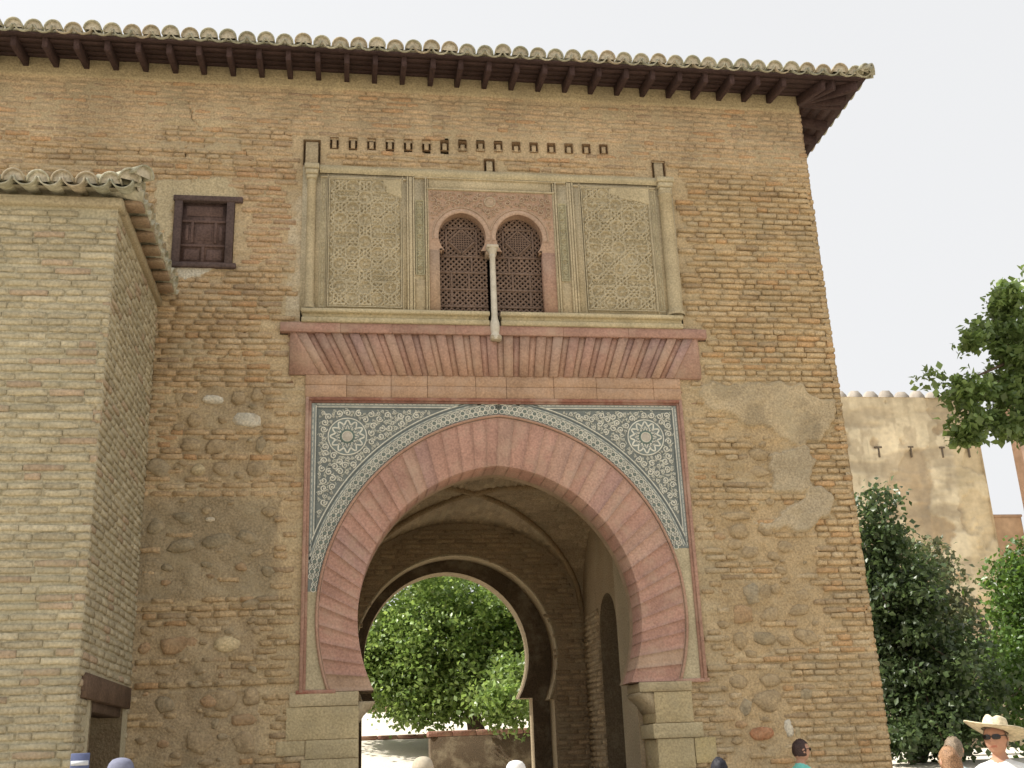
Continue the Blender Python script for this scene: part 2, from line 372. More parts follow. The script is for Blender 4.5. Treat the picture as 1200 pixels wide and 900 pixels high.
# ---- cobbles set in the rubble panels
STONES = [(-3.46, 5.8, 0.13, 0.06, 1), (-3.16, 5.83, 0.09, 0.09, 0), (-3.74, 5.83, 0.08, 0.08, 0), (-2.94, 5.87, 0.08, 0.09, 0), (-3.66, 5.54, 0.1, 0.1, 0), (-3.05, 5.55, 0.19, 0.1, 1), (-2.88, 5.25, 0.06, 0.12, 2), (-3.7, 5.24, 0.11, 0.09, 0), (-3.42, 5.21, 0.13, 0.09, 0), (-3.84, 5.45, 0.07, 0.05, 0), (-3.59, 4.93, 0.09, 0.07, 4), (-3.32, 4.94, 0.11, 0.08, 0), (-4.02, 4.95, 0.16, 0.12, 2), (-2.92, 4.94, 0.11, 0.1, 0), (-3.12, 4.87, 0.06, 0.05, 0), (-4.02, 4.26, 0.11, 0.1, 2), (-3.42, 4.34, 0.06, 0.03, 1), (-3.73, 4.03, 0.19, 0.09, 2), (-3.33, 4.09, 0.17, 0.09, 2), (-3.72, 4.36, 0.13, 0.08, 2), (-2.99, 4.12, 0.14, 0.08, 2), (-3.72, 2.93, 0.22, 0.1, 3), (-3.17, 2.92, 0.16, 0.1, 4), (-2.86, 3.07, 0.05, 0.05, 0), (-3.15, 2.32, 0.15, 0.13, 0), (-2.88, 2.33, 0.11, 0.11, 0), (-2.94, 2.1, 0.18, 0.07, 3), (-3.4, 1.9, 0.16, 0.13, 0), (-2.95, 1.85, 0.13, 0.13, 0), (-3.26, 2.07, 0.05, 0.06, 2), (-3.66, 1.76, 0.07, 0.04, 0), (-3.34, 1.67, 0.09, 0.04, 0), (-2.94, 3.36, 0.11, 0.06, 2), (-3.34, 2.31, 0.09, 0.07, 3), (-3.8, 2.28, 0.13, 0.09, 2), (3.04, 3.37, 0.12, 0.13, 5), (3.2, 3.38, 0.09, 0.09, 0), (3.34, 3.42, 0.07, 0.07, 0), (3.66, 3.34, 0.1, 0.08, 0), (2.89, 3.13, 0.14, 0.13, 3), (3.23, 3.11, 0.14, 0.08, 0), (3.62, 3.16, 0.14, 0.08, 0), (3.13, 2.82, 0.15, 0.09, 2), (3.65, 2.84, 0.16, 0.1, 0), (3.37, 2.8, 0.09, 0.06, 0), (3.15, 2.35, 0.13, 0.09, 0), (3.11, 2.1, 0.19, 0.13, 0), (3.57, 2.17, 0.09, 0.08, 2), (2.81, 2.05, 0.08, 0.1, 5), (2.98, 1.75, 0.16, 0.08, 6), (3.31, 1.79, 0.06, 0.12, 1), (3.41, 1.75, 0.04, 0.08, 4), (2.83, 2.82, 0.09, 0.12, 0), (2.96, 4.14, 0.13, 0.11, 0), (2.88, 3.97, 0.1, 0.07, 0), (3.07, 3.87, 0.14, 0.08, 0), (3.54, 3.93, 0.11, 0.08, 0), (3.27, 4.89, 0.16, 0.09, 0), (2.93, 4.33, 0.22, 0.06, 0), (3.33, 5.12, 0.13, 0.09, 0), (2.73, 5.56, 0.12, 0.07, 0), (3.31, 4.14, 0.11, 0.07, 0), (2.75, 2.35, 0.12, 0.1, 0)]
SC = [(.35, .27, .17), (.60, .56, .46), (.255, .225, .16), (.38, .225, .125), (.52, .43, .27), (.29, .275, .22), (.42, .215, .12)]
rgs = np.random.default_rng(3)
for t in range(1500):       # small fill stones between the mapped ones
    if len(STONES) > 130: break
    x, z = (rgs.uniform(-4.1, -2.7), rgs.uniform(1.4, 5.9)) if rgs.random() < .45 else (rgs.uniform(2.55, 3.85), rgs.uniform(1.4, 5.4))
    r, ru, p_ = region(np.array([x]), np.array([z]))
    a = rgs.uniform(.035, .085); b = a*rgs.uniform(.45, .8)
    if not ru[0] or p_[0]: continue
    if any(abs(x-s[0]) < (a+s[2])*.92 and abs(z-s[1]) < (b+s[3])*.95 for s in STONES): continue
    STONES.append((x, z, a, b, int(rgs.choice([0, 0, 0, 2, 3]))))

# ---- bricks
def brick_geo(L, H, D, o, rg, er=0.006):
    """a worn brick: local x along the course, y outward negative, z up; 4 stations x 6 profile points"""
    st = [0, L*(0.3+0.1*rg.random()), L*(0.62+0.1*rg.random()), L]
    v = []
    for i, x in enumerate(st):
        e = er*1.4*rg.random() if i in (0, 3) else 0
        j = lambda a: a*(rg.random()-.5)*2
        h0, h1 = j(er*.75), H+j(er*.75)
        f = o + j(er*.6) - e
        x_ = x + (e*.6 if i == 0 else -e*.6 if i == 3 else 0)
        v += [(x_, D, h0), (x_, -f+er*1.3, h0), (x_, -f-j(er*.3), h0+H*.22), (x_, -f-j(er*.3), h1-H*.24), (x_, -f+er*1.2, h1), (x_, D, h1)]
    f = [(i*6+k, i*6+k+1, (i+1)*6+k+1, (i+1)*6+k)[::-1] for i in range(3) for k in range(5)]
    f += [tuple(range(6)), tuple(range(18, 24))[::-1]]
    return np.array(v), f
def lay_wall(x0, x1, z0, z1, pitch, skip, colour, outw, rg, lens=(.24, .31), head=0.3, gap=.012, bh=.056, er=.009):
    """courses of bricks in a vertical plane; yields (x, z, L, verts, faces, colour)"""
    res = []; z = z0
    ci = 0
    while z < z1:
        p = pitch*(0.94+0.12*rg.random()); h = min(p-0.012, bh*(0.94+0.16*rg.random()))
        x = x0 - rg.random()*0.25; ph = rg.random()*6
        while x < x1:
            L = (lens[0] + (lens[1]-lens[0])*rg.random()) if rg.random() > head else 0.13+0.03*rg.random()
            xe = min(x+L, x1)
            xs_ = max(x, x0)
            if xe-xs_ > 0.04:
                xc, zc = (xs_+xe)/2, z+h/2
                zz = z + 0.009*math.sin(xc*1.7+ph) + 0.006*(rg.random()-.5)
                if not skip(xs_, xe, zz, zz+h, rg):
                    v, f = brick_geo(xe-xs_, h, 0.07, outw(xc, zc, rg), rg, er)
                    res.append((xs_, zz, xe-xs_, h, v, f, colour(xc, zc, rg)))
            x = xe + gap*(0.5+rg.random())
        z += p; ci += 1
    return res
def skip_gate(a, b, c, d, rg):
    if (b < -4.25 and d < 7.0): return True
    xm, zm = (a+b)/2, (c+d)/2
    for x0, x1, z0, z1 in CUTS:
        if b > x0-0.005 and a < x1+0.005 and d > z0-0.004 and c < z1+0.004: return True
    if zm > 10.20: return True
    r, ru, p = region(np.array([a+.03, xm, b-.03]), np.array([zm]*3))
    if (p > 0).sum() >= 2: return True
    if ru.sum() >= 2:
        for sx, sz, sa, sb, _ in STONES:
            if b > sx-sa*.92 and a < sx+sa*.92 and d > sz-sb*.9 and c < sz+sb*.9: return True
        if xm < -2.5 and 3.4 < zm < 4.6: return rg.random() < .88
        return rg.random() < (.30 if zm > 2.6 else .45)
    return rg.random() < (0.012 if zm < 9 else 0.004)
def col_gate(x, z, rg):
    c = tone(np.array(x), np.array(z)).copy(); r = rg.random()
    if r < .08: c = c*np.array([1.0, .88, .80])
    elif r < .2: c = c*0.6 + np.array([.5, .42, .29])*0.4
    elif r < .27: c = c*np.array([.8, .8, .84])
    if -3.35 < x < -2.4 and 7.6 < z < 9: c = c*0.75+np.array([.43, .27, .18])*.25
    return c*(0.93+0.14*rg.random())
def out_gate(x, z, rg):
    if x > 2.4 and z < 9: return 0.002 + 0.020*rg.random()
    return 0.001 + 0.013*rg.random() if z < 9.2 else 0.001+0.006*rg.random()
rgb = np.random.default_rng(5)
def lay_gate():
    L = []
    def sk(a, b, c, d, rg): return skip_gate(a, b, c, d, rg)
    L += lay_wall(-6.9, XR+0.006, 1.15, 10.2, 0.083, sk, col_gate, out_gate, rgb)
    return L
bricks = lay_gate()
# small bits round the openings where whole bricks were left out
def fits(b): return True
CAMV = np.array(CAM)
def showing(x, y, z): return 1.0/np.sum((np.array([x, y, z])-CAMV)**2)
order = sorted(range(len(bricks)), key=lambda i: -bricks[i][2]*bricks[i][3]*showing(bricks[i][0], 0, bricks[i][1]) * (1 if bricks[i][1] > 1.45 and bricks[i][0] > -4.1 else 0))
single = set(order[:300])
rest = MB()
for i, (x, z, L, h, v, f, c) in enumerate(bricks):
    if i in single:
        o = MB().add(v, f, c).build('brick', M_BRICK, gwall, True); o.location = (x, 0, z)
    else: rest.add(v+np.array([x, 0, z]), f, c)
# the flank bricks: ends showing along the right-hand corner
def lay_flank():
    r = []
    for (x, z, L, h, v, f, c) in lay_wall(0.0, 5.75, 1.15, 10.2, 0.083, lambda *a: False, lambda x, z, rg: col_gate(4.2, z, rg), lambda x, z, rg: .006+.01*rg.random(), rgb):
        v = v + np.array([x, 0, z]); w = np.stack([XR-0.008-v[:, 1], v[:, 0], v[:, 2]], -1)
        rest.add(w, f, c)
lay_flank()
tag(rest.build('brickwork', M_BRICK, gwall, True), None, None, None, 'stuff')

# ---- cobbles
for x, z, a, b, k in STONES:
    nr, ns = 4, 11; v = []; ph = rgs.random()*6; sq = rgs.uniform(.65, .95)
    lump = 1+(.08 if k in (1, 4, 6) else .2)*(rgs.random(ns)-.5)*2; big = a > .085
    for i in range(nr):
        w = (i/(nr-1))*1.25 + .28
        for j in range(ns):
            t = 2*PI*j/ns
            ct, st_ = math.cos(t), math.sin(t)
            q = (abs(ct)**(2/sq*.9) + abs(st_)**(2/sq*.9))**(-sq/2/.9)*lump[j]
            rr = math.sin(w)*q*(1+.05*(rgs.random()-.5))
            v.append((a*rr*ct, -(0.040 if big else .030)*math.cos(w)+0.014*(rgs.random()-.5), b*rr*st_))
    v.append((0, -(0.043 if big else .032), 0))
    f = [(i*ns+j, i*ns+(j+1) % ns, (i+1)*ns+(j+1) % ns, (i+1)*ns+j) for i in range(nr-1) for j in range(ns)]
    f += [(nr*ns, (j+1) % ns, j) for j in range(ns)]
    # the embedded rim goes back into the wall
    v = np.array(v); v[(nr-1)*ns:nr*ns, 1] += 0.05
    c = np.array(SC[k])*(0.88+0.24*rgs.random()); lc = np.array([.42, .325, .195]) if x > 0 else np.array([.335, .27, .17]) if 3.4 < z < 4.6 else np.array([.385, .30, .185]); c = c*.5 + lc*.5 if k not in (1, 4, 6) else c
    o = MB().add(v, f, c).build('stone', M_STONE, gwall, k in (1, 4, 6)); o.location = (x, 0.012, z); q = .3 if k in (1, 4, 6) else 1; o.rotation_euler = (q*rgs.uniform(-.15, .15), q*rgs.uniform(-.35, .35), q*rgs.uniform(-.15, .15))

# ------------------------------------------------------------------ the horseshoe arch
def ap(th, a, e, cx, zc):
    c, R = abs(math.cos(th)), a+e
    t = -e*c + math.sqrt(e*e*c*c + R*R - e*e)
    return cx+t*math.cos(th), zc+t*math.sin(th)
def base_th(a, e, zc, zb):
    lo, hi = -1.2, 0.0
    for _ in range(60):
        m = (lo+hi)/2
        if ap(m, a, e, 0, zc)[1] > zb: hi = m
        else: lo = m
    return lo
def arch_pts(a, e, cx, zc, zb, n):
    t = base_th(a, e, zc, zb)
    return [ap(t+(PI-2*t)*i/n, a, e, cx, zc) for i in range(n+1)]
def plate(mb, pts, x0, x1, z1, y, col, flip=False, z0=None, jx=None):
    """flat wall with an arched hole: pts run right base -> crown -> left base"""
    n = len(pts); k = max(range(n), key=lambda i: pts[i][1])
    v = []; f = []
    for i, (x, z) in enumerate(pts):
        xe = x1 if i < k else x0
        v += [(x, y, z), (xe, y, z)]
    k2 = len(v); v += [(x1, y, pts[k][1])]
    for i in range(n-1):
        if i+1 == k: f.append((2*i, 2*i+1, k2, 2*k))
        elif i == k: f.append((2*k, 2*k+1, 2*i+3, 2*i+2))
        else: f.append((2*i, 2*i+1, 2*i+3, 2*i+2))
    m = len(v); v += [(x0, y, z1), (x1, y, z1)]
    f += [(2*k+1, 2*k, m), (2*k, m+1, m), (2*k, k2, m+1)]
    if z0 is not None:
        for s, (x, z), xe in ((1, pts[0], x1), (-1, pts[-1], x0)):
            j = jx*s + (pts[k][0]); m = len(v)
            v += [(j, y, z0), (xe, y, z0), (xe, y, z), (j, y, z)]; f.append((m, m+1, m+2, m+3))
    if flip: f = [q[::-1] for q in f]
    mb.add(v, f, col)
def soffit(mb, pts, y0, y1, col, z0=None, jx=None, cx=0.0):
    v = [(x, y, z) for x, z in pts for y in (y0, y1)]
    f = [(2*i, 2*i+2, 2*i+3, 2*i+1) for i in range(len(pts)-1)]
    mb.add(v, f, col)
    if z0 is not None:
        for s, (x, z) in ((1, pts[0]), (-1, pts[-1])):
            j = cx+jx*s
            mb.add([(x, y0, z), (x, y1, z), (j, y1, z), (j, y0, z)], [(0, 1, 2, 3)], col)
            mb.add([(j, y0, z), (j, y1, z), (j, y1, z0), (j, y0, z0)], [(0, 1, 2, 3)], col)
IN = (1.68, .135, -.045, 3.17); OU = (2.165, .24, 0.0, 3.20)
ZB = 2.37
tin, tou = base_th(IN[0], IN[1], IN[3], ZB), base_th(OU[0], OU[1], OU[3], ZB)
def inn(s): return ap(tin+(PI-2*tin)*s, *IN)
def outr(s): return ap(tou+(PI-2*tou)*s, *OU)
amb = MB()
N = 96
v = []; 
for i in range(N+1):
    a, b = inn(i/N), outr(i/N); v += [(a[0], -.0035, a[1]), (b[0], -.0035, b[1])]
amb.add(v, [(2*i, 2*i+1, 2*i+3, 2*i+2) for i in range(N)], (.44, .285, .225))
ip = [inn(i/N) for i in range(N+1)]
soffit(amb, ip, 0.0, .6, (.36, .27, .18))
arch = amb.build('arch', M_RED, gate)
rgv = np.random.default_rng(21)
NV = 47; cuts = [0]
for i in range(NV): cuts.append(cuts[-1] + 0.8+0.4*rgv.random())
cuts = [c/cuts[-1] for c in cuts]
for i in range(NV):
    s0, s1 = cuts[i]+.0003, cuts[i+1]-.0003; v = []
    low = min(i, NV-1-i)
    fo = .0048 + .002*rgv.random()
    for k in range(4):
        s = s0+(s1-s0)*k/3; a, b = inn(s), outr(s)
        e = .001 if k in (0, 3) else 0
        nx = (b[0]-a[0], b[1]-a[1]); L = math.hypot(*nx); nx = (nx[0]/L, nx[1]/L)
        for q, y in ((0, .44), (0, -fo+.004+e*.5), (.010, -fo+e*.6), (L-.012, -fo+e*.6), (L-.002, -fo+.004), (L-.002, .1)):
            q = q - .004 if q == 0 else q
            v.append((a[0]+nx[0]*q, y, a[1]+nx[1]*q))
    f = [(j*6+k, j*6+k+1, (j+1)*6+k+1, (j+1)*6+k) for j in range(3) for k in range(5)] + [tuple(range(6)), tuple(range(18, 24))[::-1]]
    r = rgv.random()
    c = np.array([.44, .262, .205]) if r < .75 else np.array([.445, .285, .222]) if r < .92 else np.array([.42, .262, .22])
    if low < 9 and r > .8: c = np.array([.43, .30, .215])
    MB().add(v, f, c*(.93+.14*rgv.random())).build('voussoir', M_RED, arch, False)
def offs(s, d):
    (x0, z0), (x1, z1) = outr(max(s-.002, 0)), outr(min(s+.002, 1)); x, z = outr(s)
    tx, tz = x1-x0, z1-z0; L = math.hypot(tx, tz); return x+tz/L*d, z-tx/L*d
MB().tube([(offs(i/80, .022)[0], -.012, offs(i/80, .022)[1]) for i in range(81)], .018, 8, (.40, .25, .185)).build('arch_moulding', M_RED, arch, True)

# ---- spandrels with glazed tilework
WHT, GRN, DRK, PLG = (.66, .65, .56), (.18, .215, .20), (.10, .12, .115), (.28, .31, .29)
ZTOP = 5.775; XF = 2.295
def ribbon(mb, path, w, y, col, th=.006):
    """raised flat ribbon along a 2D (x,z) path"""
    n = len(path); v = []
    for i, (x, z) in enumerate(path):
        a, b = path[max(i-1, 0)], path[min(i+1, n-1)]; tx, tz = b[0]-a[0], b[1]-a[1]; L = math.hypot(tx, tz)+1e-9
        px, pz = -tz/L*w/2, tx/L*w/2
        v += [(x+px, y+th, z+pz), (x+px*.7, y, z+pz*.7), (x-px*.7, y, z-pz*.7), (x-px, y+th, z-pz)]
    f = [(4*i+k, 4*i+k+1, 4*i+5+k, 4*i+4+k)[::-1] for i in range(n-1) for k in range(3)]
    mb.add(v, f, col)
def ring(mb, x, z, r0, r1, y, col, n=14, th=.006):
    ribbon(mb, [(x+(r0+r1)/2*math.cos(2*PI*k/n), z+(r0+r1)/2*math.sin(2*PI*k/n)) for k in range(n+1)], r1-r0, y, col, th)
def disc(mb, x, z, r, y, col, n=14, bulge=0.0):
    mb.add([(x+r*math.cos(2*PI*k/n), y, z+r*math.sin(2*PI*k/n)) for k in range(n)]+[(x, y-bulge, z)], [(k, (k+1) % n, n) for k in range(n)], col)
rgc = np.random.default_rng(77)
def spandrel(sgn):
    zlow = 3.50 if sgn < 0 else 3.95
    mb = MB(); pb = MB()
    M = 240; S = [i/M for i in range(M//2+1)] if sgn > 0 else [1-i/M for i in range(M//2+1)]
    for a, b in zip(S[:-1], S[1:]):
        (x0, z0), (x1, z1) = offs(a, .0), offs(b, .0)
        if min(abs(x0), abs(x1)) > XF: continue
        tgt = pb if (z0+z1)/2 < zlow else mb
        c = (.46, .40, .27) if tgt is pb else (.165, .185, .172)
        tgt.add([(x0, .004, z0), (sgn*XF, .004, z0), (sgn*XF, .004, z1), (x1, .004, z1)], [(0, 1, 2, 3)], c)
    xa, za = outr(.5)
    mb.add([(xa, .004, za), (sgn*XF, .004, za), (sgn*XF, .004, ZTOP), (xa, .004, ZTOP)], [(0, 1, 2, 3)], (.165, .185, .172))
    root = mb.build('spandrel', M_CERAM, gate)
    pb.build('plaster_strip', M_STUCCO, gate)
    inside = lambda x, z: abs(x) < XF-.005 and z < ZTOP-.004 and z > zlow
    # stripes following the arch and the frame
    st = MB()
    def run(path, w, y, col):
        cur = []
        for p in path+[None]:
            if p is not None and inside(*p): cur.append(p)
            else:
                if len(cur) > 1: ribbon(st, cur, w, y, col, .004)
                cur = []
    SS = [i/320 for i in range(161)] if sgn > 0 else [1-i/320 for i in range(161)]
    for d, w, c in ((.053, .012, GRN), (.178, .010, WHT), (.200, .026, PLG), (.222, .010, DRK), (.246, .014, WHT)):
        run([offs(s, d) for s in SS], w, -.001 if c != GRN else 0.0, c)
    for k in range(46):   # dashes in the grey stripe
        s = SS[0]+(SS[-1]-SS[0])*(k+.2)/46; s2 = SS[0]+(SS[-1]-SS[0])*(k+.75)/46
        run([offs(s+(s2-s)*j/4, .200) for j in range(5)], .008, -.0035, WHT)
    def clear(x, z): 
        th = math.atan2(z-OU[3], x-OU[2]); p = ap(th, *OU); return math.hypot(x-p[0], z-p[1])*(1 if math.hypot(x, z-OU[3]) > math.hypot(p[0], p[1]-OU[3]) else -1)
    zz = np.linspace(zlow+.005, ZTOP-.01, 90); xx = np.linspace(.15, XF-.01, 90)
    for d, w, c, lim in ((.022, .038, PLG, .18), (.055, .012, WHT, .24), (.078, .008, DRK, .25)):
        run([(sgn*(XF-d), z) for z in zz if clear(sgn*(XF-d), z) > lim], w, -.001, c)
        run([(sgn*x, ZTOP-d) for x in xx if clear(sgn*x, ZTOP-d) > lim and x < XF-d], w, -.001, c)
    for k in range(30):
        z = zlow+.02+(ZTOP-zlow-.06)*k/30
        if clear(sgn*(XF-.022), z) > .2: ribbon(st, [(sgn*(XF-.022), z), (sgn*(XF-.022), z+.045)], .008, -.004, WHT, .003)
        x = .5+(XF-.55)*k/30
        if clear(sgn*x, ZTOP-.022) > .2: ribbon(st, [(sgn*x, ZTOP-.022), (sgn*(x+.04), ZTOP-.022)], .008, -.004, WHT, .003)
    tag(st.build('border_stripes', M_CERAM, root), None, None, None, 'stuff')
    # interlaced rings
    rm = MB(); L = 0; ds = []; s = SS[0]
    step = .0575/8.9*(1 if sgn > 0 else -1)
    k = 0; s = .5-step/2
    while 0 < s < 1:
        for d, r, off in ((.083, .034, 0), (.137, .034, .5)):
            x, z = offs(min(max(s+off*step, 0), 1), d)
            if inside(x, z) and abs(x) < XF-.03 and z < ZTOP-.03:
                ring(rm, x, z, r-.0105, r+.0005, -.004, WHT, 14)
                if (k+int(off*2)) % 2 == 0: disc(rm, x, z, .017, -.003, (.16, .20, .17), 10, .003)
                else: ring(rm, x, z, .006, .015, -.003, WHT, 8)
        k += 1; s += -step
    tag(rm.build('ring_band', M_CERAM, root), None, None, None, 'stuff')
    # rosette
    rx, rz = (sgn*1.86, 5.345); ro = MB()
    disc(ro, rx, rz, .235, -.002, GRN, 36)
    ring(ro, rx, rz, .222, .238, -.005, WHT, 36)
    for rad, amp, nn, w, c in ((.178, .026, 12, .022, WHT), (.128, .020, 12, .013, PLG), (.118, .026, 16, .014, WHT)):
        ribbon(ro, [(rx+(rad+amp*math.cos(nn*t))*math.cos(t), rz+(rad+amp*math.cos(nn*t))*math.sin(t)) for t in np.linspace(0, 2*PI, 145)], w, -.006, c)
    ring(ro, rx, rz, .066, .090, -.010, (.12, .17, .145), 28); ring(ro, rx, rz, .058, .067, -.012, WHT, 28)
    disc(ro, rx, rz, .058, -.006, (.47, .43, .36), 24, .012)
    ro.build('rosette', M_CERAM, root)
    # leaf scrolls in the field
    sc = MB(); pts = []
    for t in range(16000):
        R = .042 if t < 4000 else .029 if t < 8000 else .020 if t < 11500 else .014
        x = sgn*rgc.uniform(.3, XF-.09); z = rgc.uniform(zlow, ZTOP-.09)
        if abs(x) > XF-.088-R or z > ZTOP-.088-R or clear(x, z) < .262+R: continue
        if math.hypot(x-rx, z-rz) < .245+R: continue
        if any(math.hypot(x-a, z-b) < (R+c)*.98 for a, b, c in pts): continue
        pts.append((x, z, R))
        t0 = rgc.random()*2*PI; dr = 1 if rgc.random() < .5 else -1
        ribbon(sc, [(x+R*(1-.72*q)*math.cos(t0+dr*q*8.2), z+R*(1-.72*q)*math.sin(t0+dr*q*8.2)) for q in np.linspace(0, 1, 18)], R*.38, -.005, WHT)
        disc(sc, x, z, R*.2, -.005, WHT, 7, .004)
        for u in range(2):
            w = t0+2+u*2.3; ribbon(sc, [(x+R*.9*math.cos(w), z+R*.9*math.sin(w)), (x+R*1.3*math.cos(w+.25), z+R*1.3*math.sin(w+.25)), (x+R*1.5*math.cos(w+.7), z+R*1.5*math.sin(w+.7))], R*.30, -.004, (.50, .51, .43))
    tag(sc.build('leaf_scrolls', M_CERAM, root), None, None, None, 'stuff')
spandrel(-1); spandrel(1)
# red frame round the tilework
fr = MB()
REDC = (.38, .235, .18)
for s in (-1, 1):
    fr.box(min(s*2.365, s*2.325), max(s*2.365, s*2.325), -.035, .05, ZB-.005, 5.835, REDC, .005)
    fr.box(min(s*2.327, s*2.293), max(s*2.327, s*2.293), -.018, .05, ZB-.005, 5.80, (.34, .205, .155), .004)
fr.box(-2.326, 2.326, -.036, .05, 5.795, 5.833, (.29, .14, .10), .004)
fr.box(-2.294, 2.294, -.019, .05, 5.768, 5.797, (.25, .13, .10), .004)
fr.box(-2.40, -1.96, -.030, .05, ZB-.02, ZB+.022, (.33, .15, .11), .004)
fr.box(1.98, 2.39, -.030, .05, ZB-.02, ZB+.022, REDC, .004)
fr.build('arch_frame', M_RED, gate)

# ---- plain lintel course and the mock flat arch above it
lin = MB().box(-2.60, 2.68, .02, .12, 5.80, 6.84, (.40, .27, .19)).build('lintel', M_RED, gate)
rgl = np.random.default_rng(8)
x = -2.375
while x < 2.36:
    w = rgl.uniform(.38, .75); x2 = min(x+w, 2.37)
    if 2.37-x2 < .2: x2 = 2.37
    z = 5.985+.01*rgl.random()
    for z0, z1 in ((5.836, z), (z+.003, 6.128)):
        MB().box(x+.002, x2-.002, -.018-.005*rgl.random(), .06, z0, z1, np.array([.43, .285, .19])*(.93+.14*rgl.random()), .004).build('block', M_RED, lin)
    x = x2
VC, VZ0, VZ1, VCZ = .045, 6.13, 6.675, 2.1
kk = 24; kb = (VZ0-VCZ)/(VZ1-VCZ)
for k in range(-kk, kk-1):
    xa, xb = k*.108+.054, (k+1)*.108+.054
    raised = (k % 2 == 0)
    y = -.036-.005*rgl.random() if raised else -.014-.005*rgl.random()
    w = .012 if raised else -.012
    ta, tb = xa-w, xb+w
    ba, bb = ta*kb, tb*kb
    zt = VZ1 if raised else VZ1
    b_ = .005 if raised else 0.0
    v = [(VC+ta, .05, VZ1), (VC+tb, .05, VZ1), (VC+bb, .05, VZ0), (VC+ba, .05, VZ0),
         (VC+ta+b_, y, VZ1), (VC+tb-b_, y, VZ1), (VC+bb-b_, y, VZ0+.003), (VC+ba+b_, y, VZ0+.003)]
    f = [(4, 7, 6, 5), (0, 3, 7, 4), (1, 5, 6, 2), (0, 4, 5, 1), (3, 2, 6, 7)]
    fac = abs((xa+xb)/2)/2.6; r = rgl.random()
    c = np.array([.385, .235, .18]) if r < .5 else np.array([.415, .275, .205]) if r < .85 else np.array([.37, .24, .205])
    c = c*fac**.7 + np.array([.43, .275, .195])*(1-fac**.7) if rgl.random() < .75 else c
    MB().add(v, f, c*(.92+.16*rgl.random())).build('flat_arch_stone', M_RED, lin)
for s, xo in ((-1, -2.57), (1, 2.655)):
    xt = VC+s*(kk*.108-.0)*1.0+s*.054*s; xb_ = VC+s*kk*.108*kb
    xt = VC + (-kk*.108+.05 if s < 0 else (kk-1)*.108+.052)
    xb_ = VC + (xt-VC)*kb
    v = [(xt, .05, VZ1), (xo, .05, VZ1), (xo, .05, VZ0), (xb_, .05, VZ0), (xt, -.03, VZ1), (xo, -.03, VZ1), (xo, -.03, VZ0), (xb_, -.03, VZ0)]
    f = [(4, 5, 6, 7), (1, 2, 6, 5), (3, 7, 6, 2), (0, 4, 7, 3)]
    if s < 0: f = [q[::-1] for q in f]
    MB().add(v, f, (.41, .26, .20)).build('flat_arch_end', M_RED, lin)
x = -2.695
while x < 2.77:
    x2 = min(x+rgl.uniform(.5, .9), 2.775)
    if 2.775-x2 < .25: x2 = 2.775
    MB().box(x+.001, x2-.001, -.058-.003*rgl.random(), .05, 6.675, 6.80, np.array([.385, .235, .185])*(.94+.12*rgl.random()), .004).build('cap_block', M_RED, lin)
    x = x2

# ---- sill
for x0, x1 in ((-2.44, -.085), (.065, 2.465)):
    s = MB(); c = (.47, .40, .255)
    s.box(x0, x1, -.085, .1, 6.802, 6.868, c, .008); s.box(x0+.01, x1-.01, -.058, .1, 6.862, 6.935, (.43, .36, .22), .006); s.box(x0-.005, x1+.005, -.098, .1, 6.930, 6.985, (.50, .43, .28), .010)
    s.build('sill', M_STUCCO, gate)

